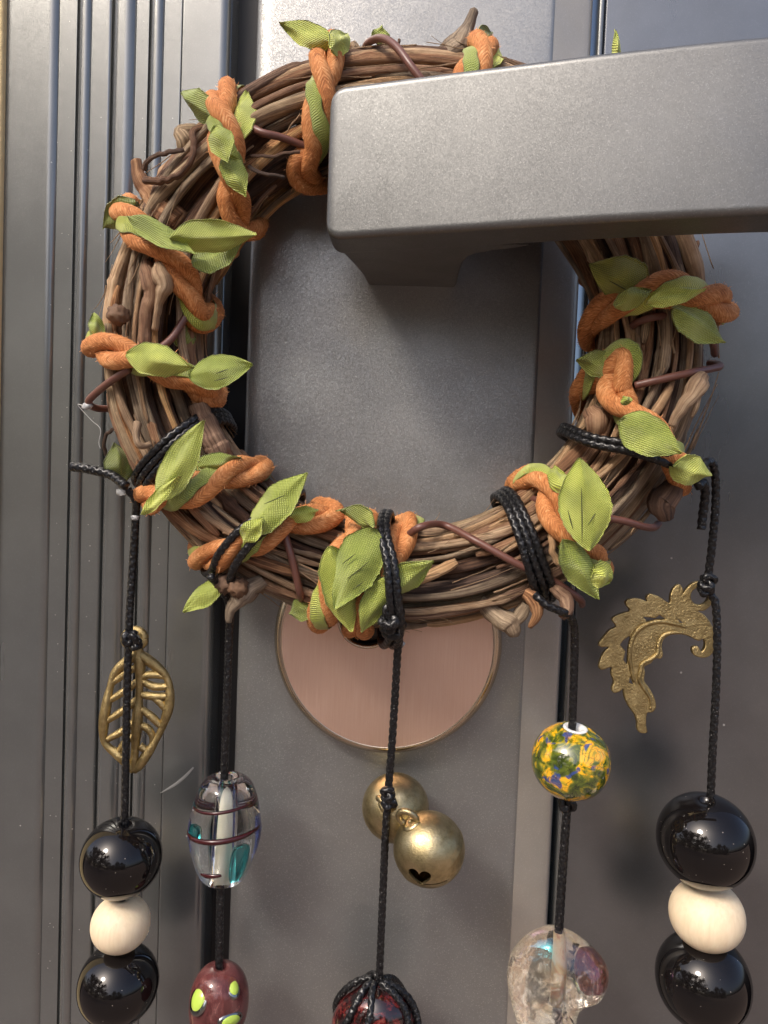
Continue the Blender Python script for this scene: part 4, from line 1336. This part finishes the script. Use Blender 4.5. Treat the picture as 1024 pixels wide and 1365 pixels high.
cr = inflate('crystal_bead', [(738, 1237), (762, 1243), (786, 1260), (805, 1280), (811, 1298), (806, 1316), (792, 1324), (776, 1334), (768, 1352), (770, 1375), (762, 1400), (735, 1412), (708, 1398), (692, 1370), (681, 1335), (676, 1302), (682, 1272), (700, 1250), (720, 1240)], 8.5, HB, 'crystal', s4)
inflate('plum_tint', [(768, 1268), (788, 1276), (802, 1294), (798, 1312), (780, 1318), (768, 1312), (760, 1290)], 4.0, HB, 'plum', cr)
tube('core', np.array([P(745, 1244, HB), P(743, 1290, HB), P(741, 1330, HB)]), 1.5, MT['crackle'], cr, 20)

# string 5, far right
s5 = empty('bead_string', P(940, 1365, HB), 'far right hanging string with solid brass plume charm and black, ivory, black beads', 'bead string')
coil([(946, 640), (890, 618), (840, 602), (780, 588)], s5, 2, 2.1, 4.6)
hang([(930, 648, 30), (938, 644, 28), (940, 660, 26), (937, 685, 25), (935, 706, 25)], s5, 'loose_end', 1.15)
hang([(928, 632, 31), (940, 618, 30), (948, 616, 28), (953, 630, 26), (954, 670, 24), (949, 730, 23), (944, 772, 22), (946, 790, 22), (954, 806, 22), (956, 860, 22), (954, 930, 21.5), (950, 1000, 21), (947, 1066, HB), (942, 1120, HB), (941, 1218, HB), (938, 1300, HB), (937, 1400, HB)], s5)
knot('knot', P(943, 776, 23), s5, 2.2, (0.5, 0, 1))
knot('knot', P(940, 786, 22.5), s5, 1.7, (1, 0, 0.3))
bead('black_bead', 940, 1120, HB, 62, 60, 'black', s5, (-0.12, -0.20, 1), 1.6, 2.06)
bead('ivory_bead', 942, 1219, HB, 48, 43, 'pale', s5, (-0.15, -0.10, 1), 1.3, 2.05)
bead('black_bead', 937, 1306, HB, 61, 60, 'black', s5, (-0.16, -0.12, 1), 1.6, 2.06)


def plume_charm(parent):
    h = 18.0
    q = lambda x, y: P(780 + x / 5.389, 760 + y / 5.389, h)
    outer = [(700, 165), (690, 120), (665, 100), (630, 130), (610, 180), (605, 232), (575, 222), (520, 185), (460, 170), (437, 196), (440, 224), (400, 208), (350, 200), (300, 213), (288, 240), (318, 288), (280, 303), (220, 325), (190, 352), (218, 402), (170, 430), (120, 490), (94, 527), (112, 547), (168, 548), (130, 590), (100, 660), (97, 697), (122, 711), (186, 692), (184, 740), (202, 800), (188, 850), (206, 876), (245, 865), (270, 850), (280, 910), (310, 975), (350, 1030), (370, 1090), (372, 1142), (400, 1164), (440, 1158), (432, 1100), (440, 1022), (476, 1016), (502, 980), (495, 920), (460, 850), (420, 790), (425, 730), (420, 690), (470, 660), (495, 625), (536, 632), (553, 600), (545, 550), (555, 500), (590, 467), (650, 456), (710, 460), (760, 480), (810, 502), (842, 490), (858, 520), (850, 562), (828, 582), (802, 545), (768, 552), (768, 592), (800, 617), (860, 622), (908, 590), (934, 530), (925, 450), (890, 370), (850, 320), (806, 290), (852, 285), (900, 240), (918, 180), (890, 110), (830, 80), (770, 90), (725, 130)]
    holes = [[(815 + 64 * math.cos(a), 185 + 62 * math.sin(a)) for a in np.linspace(0, 2 * math.pi, 24, endpoint=False)],
             [(408, 330), (440, 372), (520, 352), (578, 349), (530, 316), (500, 340), (450, 334)], [(652, 338), (722, 387), (675, 376)],
             [(308, 470), (330, 488), (310, 560), (300, 682), (268, 640), (285, 580), (245, 533), (268, 500)], [(318, 750), (352, 826), (308, 808)]]
    c0_ = q(500, 600)
    cu = bpy.data.curves.new('plume', 'CURVE'); cu.dimensions = '2D'; cu.fill_mode = 'BOTH'
    cu.extrude = 0.55 * S; cu.bevel_depth = 0.28 * S; cu.bevel_resolution = 2; cu.offset = -0.2 * S
    for pts in [outer] + holes:
        w3 = np.array([q(*p) for p in pts])
        if len(pts) > 10:
            w3 = crom(w3, 0.35, closed=True)[:-1]
        sp = cu.splines.new('POLY'); sp.points.add(len(w3) - 1); sp.use_cyclic_u = True
        for i, p in enumerate(w3):
            sp.points[i].co = ((p[0] - c0_[0]) * S, (p[2] - c0_[2]) * S, 0, 1)
    tmp = bpy.data.objects.new('plume_tmp', cu); col.objects.link(tmp)
    bpy.context.view_layer.update()
    me = bpy.data.meshes.new_from_object(tmp.evaluated_get(bpy.context.evaluated_depsgraph_get()))
    bpy.data.objects.remove(tmp)
    me.transform(Matrix.Rotation(R(90), 4, 'X'))
    me.materials.clear(); me.materials.append(MT['cast'])
    o = link('plume_charm', me, c0_, parent)
    qq = lambda x, y, dh: P(780 + x / 5.389, 760 + y / 5.389, h + dh)
    for nm, pts, r_ in (('raised_rib', [(352, 800), (330, 700), (318, 620), (330, 520), (370, 440), (440, 390), (540, 368), (640, 385), (730, 410)], 0.75),
                        ('raised_rib', [(470, 1000), (470, 930), (430, 860), (390, 790), (400, 720), (412, 672), (470, 640), (520, 600), (525, 540), (550, 480), (610, 450), (700, 450)], 0.65)):
        pp = crom([qq(x, y, 0.75) for x, y in pts], 0.4)
        tube(nm, pp, r_ * np.sin(np.linspace(0.2, 2.94, len(pp))) ** 0.4, MT['cast'], o, 8)
    return o


plume_charm(s5)

for o in list(bpy.data.objects):
    if '_o' in o:
        del o['_o']
